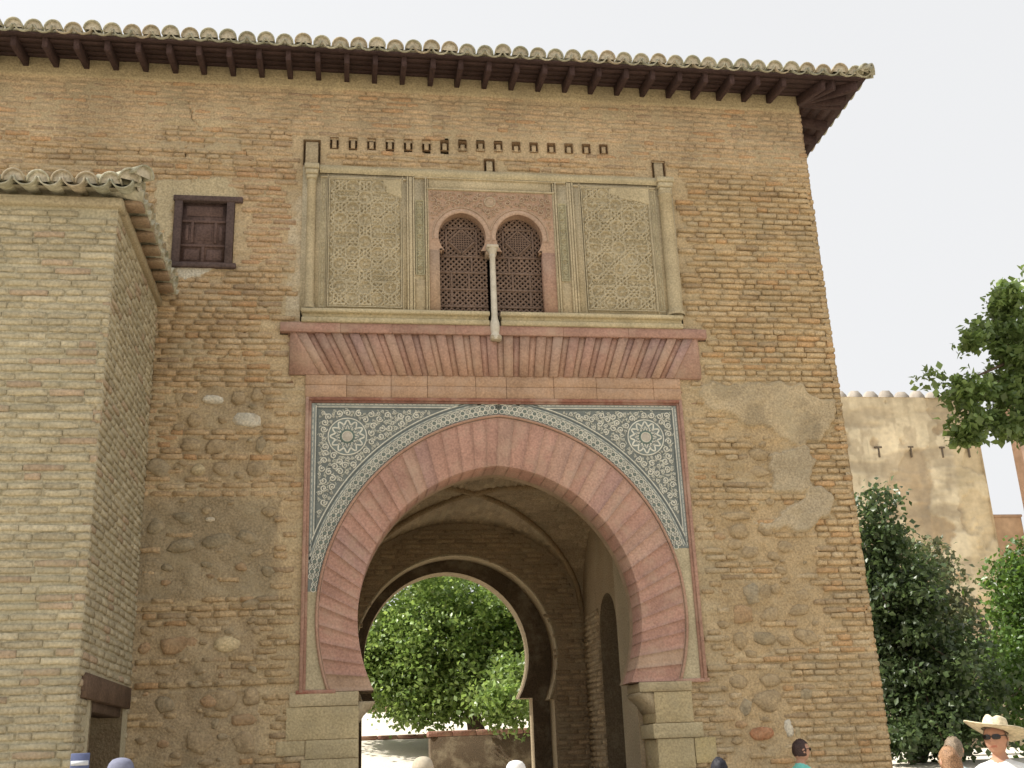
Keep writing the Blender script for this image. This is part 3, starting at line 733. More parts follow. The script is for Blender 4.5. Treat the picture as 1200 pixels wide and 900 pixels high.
# ---- stucco field of the upper storey
STU = (.50, .43, .295)
fld = MB()
for x0, x1 in ((-2.47, -.83), (.82, 2.51)): fld.box(x0, x1, -.004, .10, 6.98, 9.04, STU)
fld.box(-.84, .83, -.004, .10, 8.735, 9.04, STU)
field = fld.build('stucco_panel', M_STUCCO, gate)
def star(u, v, s):
    f = 0
    for k in range(4): f = f + np.cos(2*PI*(u*math.cos(k*PI/4)+v*math.sin(k*PI/4))/s)
    return f
def carved(x0, x1, z0, z1, name, colr, s=.235, plain=None, dep=.042, step=.0062):
    X, Z = np.meshgrid(np.arange(x0, x1+step*.5, step), np.arange(z0, z1+step*.5, step))
    u = X-(x0+x1)/2; v = Z-(z0+z1)/2
    p = s*1.36; lw = max(.0075, p*.036)
    ln = lambda d, r, w: np.clip(1.6-np.abs(d-r)/w, 0, 1)
    def khatam(u, v):
        uu = (u+p/2) % p - p/2; vv = (v+p/2) % p - p/2
        d1 = np.maximum(np.abs(uu), np.abs(vv)); d2 = (np.abs(uu)+np.abs(vv))/math.sqrt(2); sm = np.minimum(d1, d2); bg_ = np.maximum(d1, d2)
        return np.maximum.reduce([ln(sm, .29*p, lw), ln(bg_, .27*p, lw), ln(np.abs(uu)-np.abs(vv), 0, lw)*(sm > .29*p), ln(np.minimum(np.abs(uu), np.abs(vv)), .06*p, lw)*(sm > .29*p), 1.0*(bg_ < .07*p)]), sm
    ha, sa = khatam(u, v); hb, sb_ = khatam(u+p/2, v+p/2)
    h = np.where(sb_ < .31*p, hb, ha)
    h = np.maximum(h, .55*sstep(.52, .66, fbm(X*24, Z*24, 7, 2)))
    for cz in np.arange(z0+.40, z1-.2, .60):        # long cartouches
        for cx_ in (-.24, .24) if (x1-x0) > .5 else ():
            d = np.maximum(np.abs(u-cx_)-.12, 0)**2 + (Z-cz)**2; d = np.sqrt(d)
            h = np.where(d < .045, .2+.6*sstep(.45, .6, vnoise(X*60, Z*90, 2)), h); h = np.where(np.abs(d-.044) < .007, 1.0, h)
    e = np.minimum(np.minimum(X-x0, x1-X), np.minimum(Z-z0, z1-Z))
    h = np.where(e < .014, 1.0, h); h = np.where((e > .014) & (e < .024), 0, h)
    wear = sstep(.40, .75, fbm(X*2.2, Z*2.2, int(abs(x0)*100), 4))
    h = h*(1-.4*wear) + .15*wear + .25*(vnoise(X*95, Z*95, 5)-.5)
    c = np.array(colr)*(.62+.5*h)[..., None] if False else np.tile(np.array(colr), X.shape+(1,))
    if plain is not None:
        m = plain(X, Z); h = np.where(m, .85+.15*fbm(X*9, Z*9, 3), h); c = np.where(m[..., None], np.array([.47, .40, .26]), c)
    y = -(.002 + dep*h)
    return MB().grid(X, y, Z, c).build(name, M_STUCCO, gate, False)
wob = lambda X, Z: .07*(fbm(X*7, Z*7, 9)-.5)*2
PAN = (.46, .40, .275)
carved(-2.13, -1.19, 7.03, 8.85, 'carved_panel', PAN, .235, lambda X, Z: (X+1.42+wob(X, Z) > 0) & (Z-8.58+.35*(X+1.2)+wob(X, Z) > 0))
carved(1.22, 2.16, 7.05, 8.86, 'carved_panel', PAN, .235, lambda X, Z: (X-1.62+wob(X, Z) > 0) & (Z-8.66+.25*(X-1.9)+wob(X, Z) > 0))
carved(-1.01, -.895, 7.50, 8.58, 'carved_strip', (.36, .33, .22), .11, None, .022, .006)
carved(.895, 1.01, 7.46, 8.60, 'carved_strip', (.36, .33, .22), .11, None, .022, .006)
carved(-2.235, -2.155, 7.03, 8.86, 'carved_strip', (.40, .35, .235), .08, None, .014, .007)
carved(2.185, 2.265, 7.05, 8.86, 'carved_strip', (.40, .35, .235), .08, None, .014, .007)
fm = MB()
def strip(x0, x1, z0, z1, y, c=(.49, .42, .285)): fm.box(x0, x1, y, .05, z0, z1, c, .004)
for a, b, y in ((-2.150, -2.136, -.024), (-1.184, -1.165, -.024), (-1.12, -1.10, -.036), (-1.092, -1.05, -.026), (-1.042, -1.022, -.036), (-.882, -.862, -.034), (-.852, -.836, -.02),
                (1.195, 1.215, -.024), (2.164, 2.18, -.024), (1.095, 1.115, -.036), (1.055, 1.087, -.026), (1.028, 1.048, -.036), (.862, .882, -.034), (.836, .852, -.02)):
    strip(a, b, 6.99, 8.915, y)
strip(-2.24, -1.125, 8.865, 8.885, -.024); strip(1.12, 2.27, 8.870, 8.89, -.024)
strip(-.86, .86, 8.742, 8.765, -.030); strip(-1.02, 1.02, 8.905, 8.920, -.034)
for a, b in ((-1.02, -.89), (.89, 1.02)): strip(a, b, 7.0, 7.44, -.009, (.44, .36, .235))
fm.build('panel_frame', M_STUCCO, gate)
bandg = MB()
X, T = np.meshgrid(np.linspace(-2.25, 2.30, 120), np.linspace(0, 1, 9))
bz = 8.925+.125*T + .012*(fbm(X*2, T*0, 4)-.5)
bandg.grid(X, -.012-.038*np.sin(PI*np.clip(T*.9+.1, 0, 1)) - .006*fbm(X*8, T*3, 2), bz, (.47, .405, .265))
bandg.build('plaster_ledge', M_STUCCO, gate, True)

# ---- half columns at the ends of the panel field
for cx_, r, name in ((-2.352, .058, 'left'), (2.40, .095, 'right')):
    col_ = MB()
    col_.lathe([(r*1.25, 7.0), (r*1.3, 7.03), (r*1.05, 7.06), (r, 7.10), (r*.97, 8.0), (r*.96, 8.76), (r*1.15, 8.775), (r*.98, 8.79), (r, 8.83)], (cx_, -.01, 0), 14, (.44, .37, .24))
    cc = col_.build('half_column', M_STUCCO, gate, True)
    cp = MB(); q = .095 if r < .08 else .12
    cp.box(cx_-q*.72, cx_+q*.72, -.085, .05, 8.82, 8.875, (.47, .41, .28), .012); cp.box(cx_-q*.86, cx_+q*.86, -.105, .05, 8.877, 8.945, (.48, .42, .29), .012); cp.box(cx_-q, cx_+q, -.12, .05, 8.947, 9.02, (.46, .40, .27), .008)
    cp.build('capital', M_STUCCO, cc)

# ---- little bracket ends left in the wall
def recess(mb, x0, x1, z0, z1, d, c):
    mb.add([(x0, -.015, z0), (x1, -.015, z0), (x1, -.015, z1), (x0, -.015, z1), (x0, d, z0), (x1, d, z0), (x1, d, z1), (x0, d, z1)],
           [(4, 5, 6, 7), (0, 1, 5, 4), (1, 2, 6, 5), (2, 3, 7, 6), (3, 0, 4, 7)], c)
for i, x in enumerate(BRK_X):
    z0, z1 = 9.31+.09*i/15, 9.47+.07*i/15
    b = MB(); recess(b, x-.057, x+.057, z0-.002, z1+.002, .09, (.30, .2, .12))
    b.box(x-.029, x+.029, -.006-.006*rgl.random(), .09, z0, z1-.028-.03*rgl.random(), np.array([.43, .33, .21])*(.9+.2*rgl.random()), .006)
    b.build('bracket', M_BRICK, gate)
for x0, x1, z0, z1, y in ((-2.47, -2.25, 9.03, 9.42, -.01), (2.26, 2.44, 9.03, 9.32, -.006), (-.075, .065, 9.03, 9.24, -.005)):
    b = MB(); recess(b, x0-.002, x1+.002, z0-.002, z1+.002, .1, (.3, .2, .12))
    b.box(x0+.028, x1-.028, y, .1, z0, z1-.03, (.42, .345, .23), .006); b.build('bracket', M_BRICK, gate)

# ---- the twin horseshoe window
win = MB(); PNK = (.415, .285, .205)
wz0 = 7.87
wl_ = arch_pts(.31, .03, -.40, 8.08, wz0, 40); wr_ = arch_pts(.31, .03, .357, 8.08, wz0, 40)
for pts, x0, x1 in ((wl_, -.835, -.022), (wr_, -.022, .825)):
    plate(win, pts, x0, x1, 8.74, -.006, PNK); soffit(win, pts, -.006, .16, (.36, .24, .17))
win.box(-.835, -.70, -.006, .16, 6.985, wz0, (.42, .30, .21)); win.box(.655, .825, -.006, .16, 6.985, wz0, (.42, .27, .2))
for x0, x1 in ((-.70, -.66), (.618, .655)): win.box(x0, x1, -.006, .16, wz0-.001, wz0+.02, PNK)
win.box(-.095, .05, -.006, .16, wz0-.05, wz0+.05, (.43, .34, .25), .008)
wnd = win.build('twin_window', M_RED, gate)
rim = MB()
for cx_, sgn in ((-.40, 1), (.357, 1)):
    for d, w, y, c in ((.034, .062, -.014, (.45, .325, .245)), (.075, .012, -.020, (.46, .36, .265))):
        path = []
        for i in range(61):
            t = -.15+(PI+.3)*i/60; q = ap(t, .31+d, .03, cx_, 8.08)
            if (cx_ < 0 and q[0] > -.024) or (cx_ > 0 and q[0] < -.020): continue
            if -.82 < q[0] < .81: path.append(q)
        ribbon(rim, path, w, y, c, .010)
rim.build('window_archivolt', M_RED, wnd)
cv = MB(); pts = []
for t in range(5000):
    R = .045 if t < 1500 else .028 if t < 3500 else .018
    x, z = rgc.uniform(-.80, .79), rgc.uniform(7.95, 8.715)
    if z > 8.725-R or x < -.825+R or x > .815-R: continue
    if min(math.hypot(x+.40, z-8.08), math.hypot(x-.357, z-8.08)) < .43+R or math.hypot(x+.02, z-8.585) < .085+R: continue
    if any(math.hypot(x-a, z-b) < (R+c)*.97 for a, b, c in pts): continue
    pts.append((x, z, R)); t0 = rgc.random()*6.28; dr = rgc.choice([-1, 1])
    ribbon(cv, [(x+R*(1-.75*q)*math.cos(t0+dr*q*8), z+R*(1-.75*q)*math.sin(t0+dr*q*8)) for q in np.linspace(0, 1, 16)], R*.34, -.022, (.45, .345, .25), .016)
ring(cv, -.02, 8.585, .058, .082, -.024, (.45, .36, .26), 20, .016); disc(cv, -.02, 8.585, .058, -.012, (.42, .32, .23), 18, .01)
tag(cv.build('carved_scrolls', M_RED, wnd), None, None, None, 'stuff')
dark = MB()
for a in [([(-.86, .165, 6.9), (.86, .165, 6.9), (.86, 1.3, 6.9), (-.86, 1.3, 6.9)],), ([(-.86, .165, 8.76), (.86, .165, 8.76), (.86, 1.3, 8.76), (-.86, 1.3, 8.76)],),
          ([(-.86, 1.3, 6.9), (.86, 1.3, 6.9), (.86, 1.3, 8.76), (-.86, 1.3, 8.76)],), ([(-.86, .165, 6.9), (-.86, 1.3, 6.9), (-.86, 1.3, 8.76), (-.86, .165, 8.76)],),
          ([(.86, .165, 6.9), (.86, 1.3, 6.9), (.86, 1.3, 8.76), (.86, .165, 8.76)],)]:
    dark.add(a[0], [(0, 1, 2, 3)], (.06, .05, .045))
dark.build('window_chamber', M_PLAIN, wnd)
def clipseg(p, d, x0, x1, z0, z1):
    lo, hi = -9, 9
    for o, dd, a, b in ((p[0], d[0], x0, x1), (p[1], d[1], z0, z1)):
        if abs(dd) < 1e-9:
            if not a < o < b: return None
            continue
        t0, t1 = (a-o)/dd, (b-o)/dd
        if t0 > t1: t0, t1 = t1, t0
        lo, hi = max(lo, t0), min(hi, t1)
    return None if hi-lo < .01 else ((p[0]+d[0]*lo, p[1]+d[1]*lo), (p[0]+d[0]*hi, p[1]+d[1]*hi))
def diag(mb, x0, x1, z0, z1, pitch, w, y, c, ang=(45, 135)):
    for g in ang:
        d = (math.cos(math.radians(g)), math.sin(math.radians(g))); n = (-d[1], d[0])
        for k in range(-40, 41):
            q = clipseg(((x0+x1)/2+n[0]*k*pitch, (z0+z1)/2+n[1]*k*pitch), d, x0, x1, z0, z1)
            if q: ribbon(mb, [q[0], q[1]], w, y+(.003 if g > 90 else 0), c, .02)
WD = (.20, .14, .108)
for sgn, cx_ in ((-1, -.40), (1, .357)):
    lt = MB(); xa, xb = cx_-.32, cx_+.33
    bar = lambda x0, x1, z0, z1: lt.box(x0, x1, .118, .155, z0, z1, WD, .003)
    for z in (7.12, 7.36, 7.60, 7.83): bar(xa, xb, z, z+.028)
    mid = lambda f: cx_+sgn*f
    cells = [(7.148, 7.36, [mid(.14)]), (7.388, 7.60, [mid(-.09), mid(.14)]), (7.628, 7.83, [mid(-.13)]), (6.985, 7.12, [])]
    diag(lt, xa, xb, 6.985, 7.83, .052, .027, .128, WD)
    for z0, z1, xs_ in cells:
        for x in xs_: bar(x-.013, x+.013, z0, z1)
    diag(lt, xa, xb, 7.858, 8.45, .052, .027, .128, WD)
    for x in (cx_-.20, cx_+.20): bar(x-.013, x+.013, 7.858, 8.26)
    bar(xa, xb, 8.24, 8.265)
    dm = [(cx_+.175*math.cos(t), 8.06+.175*math.sin(t)) for t in np.linspace(0, 2*PI, 5)]
    lt.add([(x, .120, z) for x, z in dm[:4]], [(0, 1, 2, 3)], (.045, .03, .025))
    for i in range(4): ribbon(lt, [dm[i], dm[i+1]], .030, .108, WD, .02)
    for k in range(-4, 5):
        o = k*.032; h = .150-abs(o)
        ribbon(lt, [(cx_+o, 8.06-h), (cx_+o, 8.06+h)], .014, .114, WD, .005); ribbon(lt, [(cx_-h, 8.06+o), (cx_+h, 8.06+o)], .014, .112, WD, .005)
    lt.build('lattice_screen', M_WOOD, wnd)
mc = MB()
mc.lathe([(.058, 6.60), (.066, 6.63), (.060, 6.67), (.050, 6.69), (.056, 6.72), (.062, 6.76), (.060, 6.84), (.046, 6.88), (.041, 6.93), (.038, 7.4), (.036, 7.76), (.046, 7.775), (.037, 7.79)], (-.018, -.055, 0), 18, (.60, .56, .47))
mcol = mc.build('mullion_column', M_MARBLE, wnd, True)
cp = MB(); cp.lathe([(.037, 7.785), (.046, 7.82), (.066, 7.86), (.070, 7.875)], (-.018, -.055, 0), 16, (.58, .53, .43)); cp.box(-.095, .06, -.13, .03, 7.872, 7.915, (.54, .48, .38), .008)
cp.build('capital', M_MARBLE, mcol)
MB().box(-.083, .062, -.115, .0, 6.59, 6.665, (.43, .37, .27), .02).build('corbel', M_STUCCO, mcol)

# ---- the small shuttered window
sw = MB(); FRM = (.105, .075, .068)
x0, x1, z0, z1 = -4.055, -3.315, 7.535, 8.525
recess(sw, x0-.003, x1+.003, z0-.003, z1+.003, .14, (.2, .15, .1))
sw.box(x0, x0+.095, -.03, .10, z0+.05, z1-.06, FRM, .006); sw.box(x1-.095, x1, -.03, .10, z0+.05, z1-.06, FRM, .006)
sw.box(x0-.02, x1+.10, -.04, .10, z1-.075, z1, FRM, .008); sw.box(x0, x1+.05, -.045, .10, z0-.01, z0+.055, FRM, .008)
swo = sw.build('shuttered_window', M_WOOD, gate)
sh = MB(); SH = (.125, .082, .07); a, b = x0+.095, x1-.095
sh.box(a, b, .045, .09, z0+.055, z1-.075, SH)
sho = sh.build('shutter', M_WOOD, swo)
W = b-a; rows = ((7.60, 7.83, [0, .5, 1]), (7.87, 8.17, [0, .24, .76, 1]), (8.21, 8.44, [0, 1]))
bars = MB()
for z_ in (7.59, 7.832, 8.172): bars.box(a, b, .025, .05, z_, z_+.036, SH, .004)
for zz0, zz1, xs_ in rows:
    for q in xs_[1:-1]: bars.box(a+W*q-.018, a+W*q+.018, .026, .05, zz0+.02, zz1+.01, SH, .004)
bars.build('shutter_rail', M_WOOD, sho)
for zz0, zz1, xs_ in rows:
    for q0, q1 in zip(xs_[:-1], xs_[1:]):
        MB().box(a+W*q0+.045, a+W*q1-.045, .030, .05, zz0+.055, zz1-.03, SH, .010).build('shutter_panel', M_WOOD, sho)

# ------------------------------------------------------------------ jambs and the vaulted passage
JB = [(-2.47, -1.705, 2.215, 2.368, (.47, .40, .26), -.02), (-2.50, -1.70, 1.862, 2.213, (.46, .385, .235), -.012), (-2.60, -2.285, 1.70, 1.860, (.44, .37, .23), -.006), (-2.283, -1.70, 1.66, 1.860, (.44, .375, .235), -.016),
      (-2.33, -1.70, 1.30, 1.658, (.43, .365, .23), -.02), (-2.40, -1.70, .70, 1.298, (.43, .36, .22), -.016), (-2.45, -1.70, -.05, .698, (.42, .35, .22), -.02),
      (1.53, 2.17, 2.255, 2.368, (.38, .315, .20), -.03), (1.70, 2.16, 1.905, 2.253, (.42, .345, .205), -.022), (1.66, 2.26, 1.735, 1.903, (.43, .365, .23), -.030), (1.70, 2.14, 1.40, 1.733, (.42, .35, .21), -.016), (2.142, 2.40, 1.45, 1.733, (.45, .37, .2), -.02),
      (1.70, 2.45, .75, 1.398, (.43, .36, .22), -.016), (1.70, 2.45, -.05, .748, (.42, .35, .22), -.02)]
jw = MB()
for s in (-1, 1): jw.box(min(s*1.73, s*2.36), max(s*1.73, s*2.36), .03, .6, -.05, 2.36, (.42, .34, .21))
jmb = jw.build('jamb', M_STUCCO, gate)
for a, b, c, d, k, y in JB:
    X, Z = np.meshgrid(np.linspace(a+.004, b-.004, 14), np.linspace(c+.003, d-.003, 8))
    e = np.minimum(np.minimum(X-a, b-X), np.minimum(Z-c, d-Z))
    Y = y - .010*sstep(0, .03, e) + .016*(fbm(X*9, Z*9, 4)-.5)
    m = MB().grid(X, Y, Z, k)
    bx = MB(); bx.box(a+.006, b-.006, y+.004, .58 if abs(a) < 1.72 or abs(b) < 1.72 else .2, c+.005, d-.005, k, .006)
    m.add(bx.v[0], [tuple(q) for f_ in bx.f for q in f_.tolist()] if False else [], k) if False else None
    m.v += bx.v; m.c += bx.c; m.f += [f_+m.n for f_ in bx.f]; m.m += bx.m; m.n += bx.n
    m.build('jamb_stone', M_STUCCO, jmb)
# curved brackets under the springing on the right
kb_ = MB(); prof = [(1.52, 2.254), (1.54, 2.21), (1.585, 2.17), (1.64, 2.12), (1.70, 2.02), (1.72, 2.02), (1.72, 2.254)]
n = len(prof); kb_.add([(x, y, z) for y in (.0, .58) for x, z in prof], [tuple(range(n)), tuple(range(n, 2*n))[::-1]]+[(i, i+n, (i+1) % n+n, (i+1) % n) for i in range(n)], (.40, .33, .22))
kb_.build('impost', M_STUCCO, jmb); kb_ = MB()
kb_.add([(-x, y, z) for y in (.0, .58) for x, z in prof], [tuple(range(n))[::-1], tuple(range(n, 2*n))]+[(i, (i+1) % n, (i+1) % n+n, i+n) for i in range(n)], (.40, .33, .22))
kb_.build('impost', M_STUCCO, jmb)

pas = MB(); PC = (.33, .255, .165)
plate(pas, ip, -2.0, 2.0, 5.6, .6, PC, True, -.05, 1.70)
DZ = 3.85
for s in (-1, 1):
    X = s*2.0
    y0, y1 = 2.75, 3.85
    door = [(3.30+.55*math.cos(t)*1.0, 3.25+.62*abs(math.sin(t))**.8) for t in np.linspace(0, PI, 17)]
    pas.add([(X, .6, 0), (X, y0, 0), (X, y0, 5.6), (X, .6, 5.6)], [(0, 1, 2, 3)], (.44, .37, .26))
    pas.add([(X, y1, 0), (X, 5.0, 0), (X, 5.0, 5.6), (X, y1, 5.6)], [(0, 1, 2, 3)], PC)
    v = []; 
    for y, z in door: v += [(X, y, z), (X, y, 5.6)]
    pas.add(v, [(2*i, 2*i+1, 2*i+3, 2*i+2) for i in range(16)], PC)
    v = []
    dd = [(y1, 0)]+door+[(y0, 0)]
    for y, z in dd: v += [(X, y, z), (X+s*.6, y, z)]
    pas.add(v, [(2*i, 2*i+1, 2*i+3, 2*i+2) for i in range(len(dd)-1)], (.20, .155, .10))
    bx = (s*2.6, s*3.6)
    q = [(bx[0], 2.2), (bx[1], 2.2), (bx[1], 4.4), (bx[0], 4.4)]
    pas.add([(a, b, z) for z in (-.04, 4.2) for a, b in q], [(0, 1, 5, 4), (1, 2, 6, 5), (2, 3, 7, 6), (4, 5, 6, 7)], (.03, .025, .02))  # side room coloured near black to stand for its darkness
X, Y = np.meshgrid(np.linspace(-2, 2, 261), np.linspace(.6, 5, 281))
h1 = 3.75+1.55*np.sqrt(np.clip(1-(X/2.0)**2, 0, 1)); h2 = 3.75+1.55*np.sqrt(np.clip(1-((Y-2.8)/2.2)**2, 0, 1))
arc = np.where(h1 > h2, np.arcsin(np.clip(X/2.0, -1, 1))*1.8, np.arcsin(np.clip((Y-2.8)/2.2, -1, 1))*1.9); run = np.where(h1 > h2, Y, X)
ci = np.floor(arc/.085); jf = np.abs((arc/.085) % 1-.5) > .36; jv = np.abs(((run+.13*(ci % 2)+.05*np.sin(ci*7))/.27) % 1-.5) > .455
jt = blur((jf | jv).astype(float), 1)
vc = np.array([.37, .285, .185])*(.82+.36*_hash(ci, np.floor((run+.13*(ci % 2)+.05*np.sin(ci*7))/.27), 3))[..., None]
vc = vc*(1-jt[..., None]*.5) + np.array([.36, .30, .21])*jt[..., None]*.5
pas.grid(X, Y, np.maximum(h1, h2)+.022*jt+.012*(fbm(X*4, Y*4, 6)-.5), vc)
# far arch in two orders
pa1 = arch_pts(1.62, .02, -.10, 3.13, 2.45, 48); pa2 = arch_pts(1.35, .03, -.21, 3.19, 2.50, 48)
plate(pas, pa1, -2.0, 2.0, 5.6, 5.0, PC, False, -.05, 1.55)
soffit(pas, pa1, 5.0, 5.45, (.34, .27, .175), -.05, 1.55, -.10)
plate(pas, pa2, -1.95, 1.95, 5.6, 5.45, (.10, .075, .05), False, -.05, 1.38)  # shade on this stepped-back face is put into its dark colour
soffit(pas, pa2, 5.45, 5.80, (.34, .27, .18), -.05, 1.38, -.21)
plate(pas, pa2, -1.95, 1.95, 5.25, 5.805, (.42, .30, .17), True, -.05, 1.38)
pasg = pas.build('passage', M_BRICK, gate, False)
rb = MB()
for s in (-1, 1):
    pts = []
    for t in np.linspace(-1, 1, 41):
        x, y = 2.0*t, 2.8+2.2*t*s
        pts.append((x, y, 3.75+1.55*math.sqrt(max(0, 1-t*t))-.01))
    rb.tube(pts, .045, 6, (.30, .22, .13))
rb.build('vault_rib', M_BRICK, pasg, True)
for pts, y, r in ((pa1, 5.0, .022), (pa2, 5.80, .02)):
    MB().tube([(x*1.008, y, z+.01) for x, z in pts], r, 6, (.45, .38, .26)).build('far_arch_edge', M_BRICK, pasg, True)  # pale colour; on the outer arch it paints in the lit rim
pb_ = MB()
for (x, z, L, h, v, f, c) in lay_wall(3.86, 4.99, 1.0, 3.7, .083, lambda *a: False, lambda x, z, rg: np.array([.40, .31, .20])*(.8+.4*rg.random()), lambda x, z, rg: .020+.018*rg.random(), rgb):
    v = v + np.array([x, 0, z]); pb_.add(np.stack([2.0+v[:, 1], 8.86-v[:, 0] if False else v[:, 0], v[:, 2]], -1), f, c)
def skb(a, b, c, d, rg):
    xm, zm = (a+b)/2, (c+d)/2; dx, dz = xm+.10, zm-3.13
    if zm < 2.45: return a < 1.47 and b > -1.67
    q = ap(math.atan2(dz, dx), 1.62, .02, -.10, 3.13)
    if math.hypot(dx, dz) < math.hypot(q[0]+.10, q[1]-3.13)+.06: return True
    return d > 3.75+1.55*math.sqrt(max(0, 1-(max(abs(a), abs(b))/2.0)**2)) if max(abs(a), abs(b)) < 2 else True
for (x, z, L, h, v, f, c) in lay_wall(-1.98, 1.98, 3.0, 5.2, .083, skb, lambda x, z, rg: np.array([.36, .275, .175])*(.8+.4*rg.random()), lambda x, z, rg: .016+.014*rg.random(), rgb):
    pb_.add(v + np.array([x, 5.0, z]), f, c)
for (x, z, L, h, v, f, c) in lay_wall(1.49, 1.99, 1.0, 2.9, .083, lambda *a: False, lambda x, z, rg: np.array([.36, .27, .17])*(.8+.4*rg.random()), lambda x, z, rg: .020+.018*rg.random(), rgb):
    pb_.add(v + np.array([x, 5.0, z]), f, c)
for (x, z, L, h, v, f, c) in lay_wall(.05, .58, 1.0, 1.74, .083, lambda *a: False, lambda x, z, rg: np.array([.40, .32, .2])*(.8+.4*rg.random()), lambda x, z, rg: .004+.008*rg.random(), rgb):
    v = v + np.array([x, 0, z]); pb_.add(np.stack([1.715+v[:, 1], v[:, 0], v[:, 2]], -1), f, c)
tag(pb_.build('brickwork', M_BRICK, pasg, True), None, None, None, 'stuff')

# ------------------------------------------------------------------ roofs
def tile_mesh(name, r0, r1, L, th, up, col, plug=None):
    mb = MB(); n = 9; v = []
    for y, ro in ((0, r0), (L, r1)):
        for rr in (ro, ro-th):
            for k in range(n+1):
                t = PI*k/n; v.append((rr*math.cos(t), y, (rr*math.sin(t) if up else -rr*math.sin(t)*.80)*1.06))
    m = n+1; f = []
    for k in range(n):
        f += [(k, k+1, 2*m+k+1, 2*m+k), (m+k, 3*m+k, 3*m+k+1, m+k+1), (k, m+k, m+k+1, k+1)]
    f += [(0, 2*m, 3*m, m), (n, m+n, 3*m+n, 2*m+n)]
    if not up: f = [q[::-1] for q in f]
    mb.add(v, f, col)
    if plug:
        q = [((r0-th)*.97*math.cos(PI*k/n), .035+.008*math.sin(k*2.1), (r0-th)*1.03*math.sin(PI*k/n)) for k in range(n+1)]
        mb.add(q+[(0, .022, r0*.4)], [(k, k+1, n+1) for k in range(n)]+[(n, 0, n+1)], plug, 1)
    return mb.build(name, [M_TILE, M_STUCCO], None, True)
SL = .17; TILT = math.atan(.21)
TC = (.44, .42, .33)
def shades(parent, up):
    out = []
    for k in range(4):
        c = np.array([(.46, .44, .34), (.40, .385, .29), (.43, .37, .27), (.36, .36, .28)][k])
        o = tile_mesh('roof_tile', .112, .088, .46, .016, up, c, (.50, .46, .37) if up else None)
        o.parent = parent; out.append(o)
    return out
class TileSet:
    def __init__(s, parent): s.p = parent; s.c = shades(parent, True); s.q = shades(parent, False); s.used = set()
    def put(s, up, loc, rot):
        k = int(rgl.integers(4)); src = (s.c if up else s.q)[k]
        if (up, k) in s.used: o = inst(src, s.p, loc, rot)
        else: s.used.add((up, k)); o = src; o.location = loc; o.rotation_euler = rot
        return o
    def done(s):
        for up, L in ((True, s.c), (False, s.q)):
            for k, o in enumerate(L):
                if (up, k) not in s.used: bpy.data.objects.remove(o)
OV, ZE = .70, 10.315
rf = MB(); EX, EY = XR+OV, -OV
bed = MB(); bed.box(XL, EX-.06, EY+.045, EY+.14, ZE+.078, ZE+.135, (.43, .40, .30), .01); bed.box(EX-.14, EX-.045, EY+.14, 6.5, ZE+.078, ZE+.135, (.43, .40, .30), .01)
rc = (.36, .33, .25)
zr = ZE+.14+SL*(2.9+OV)
rf.add([(XL, EY+.12, ZE+.10), (EX-.12, EY+.12, ZE+.10), (EX-.12, 5.8+OV, ZE+.10), (XL, 5.8+OV, ZE+.10), (XL, 2.9, zr), (EX-3.9, 2.9, zr)],
       [(0, 1, 5, 4), (1, 2, 5), (2, 3, 4, 5), (3, 0, 4)], rc)
roof = rf.build('roof', M_TILE, gate)
bed.build('tile_bed', M_TILE, roof)
sof = MB(); WDK = (.066, .042, .040)
def planks(a0, a1, fixed):    # boarding above the rafters, one plank per strip
    pass
zs0 = ZE+.03; zs1 = zs0+SL*OV
nb = 5
for i in range(nb):          # boards run along the eaves
    t0, t1 = i/nb+.004, (i+1)/nb-.004
    for t, u in ((t0, t1),):
        y0_, y1_ = -OV*(1-t), -OV*(1-u); za, zb_ = zs0+(zs1-zs0)*t, zs0+(zs1-zs0)*u
        xa0, xb0 = XR-y0_, XR-y1_
        j = .003*rgl.random()
        b = MB()
        b.add([(XL, y0_, za+j), (xa0, y0_, za+j), (xb0, y1_, zb_+j), (XL, y1_, zb_+j), (XL, y0_, za+.03), (xa0, y0_, za+.03), (xb0, y1_, zb_+.03), (XL, y1_, zb_+.03)],
              [(0, 3, 2, 1), (4, 5, 6, 7), (0, 1, 5, 4), (2, 3, 7, 6)], np.array(WDK)*(.85+.3*rgl.random()))
        b.add([(XR-y0_, y0_, za+j), (XR-y0_, 6.5, za+j), (XR-y1_, 6.5, zb_+j), (XR-y1_, y1_, zb_+j), (XR-y0_, y0_, za+.03), (XR-y0_, 6.5, za+.03), (XR-y1_, 6.5, zb_+.03), (XR-y1_, y1_, zb_+.03)],
              [(0, 3, 2, 1), (4, 5, 6, 7), (0, 1, 5, 4), (2, 3, 7, 6)], np.array(WDK)*(.85+.3*rgl.random()))
        b.build('soffit_board', M_WOOD, roof)
rm = MB(); rm.box(-.034, .034, -OV+.07, .10, -.135, .004, WDK, .006)
raf = rm.build('rafter', M_WOOD, roof)
xs_ = np.arange(-7.9, 4.1, .374); first = True
for x in xs_:
    loc = (x+.012*(rgl.random()-.5), 0, zs1); rot = (math.atan(SL), 0, 0)
    if first: raf.location = loc; raf.rotation_euler = rot; first = False
    else: inst(raf, roof, loc, rot)
for y in np.arange(.45, 6.4, .398): inst(raf, roof, (XR, y, zs1), (math.atan(SL), 0, PI/2))
for g in (-12, -25, -45, -65, -78):     # fan at the corner
    a = math.radians(-g); L = 1/max(math.cos(a), math.sin(a))
    o = inst(raf, roof, (XR-.02, .02, zs1), (math.atan(SL/L), 0, a), (1, L, 1))
ts = TileSet(roof)
PT = .236; x = XL+.1
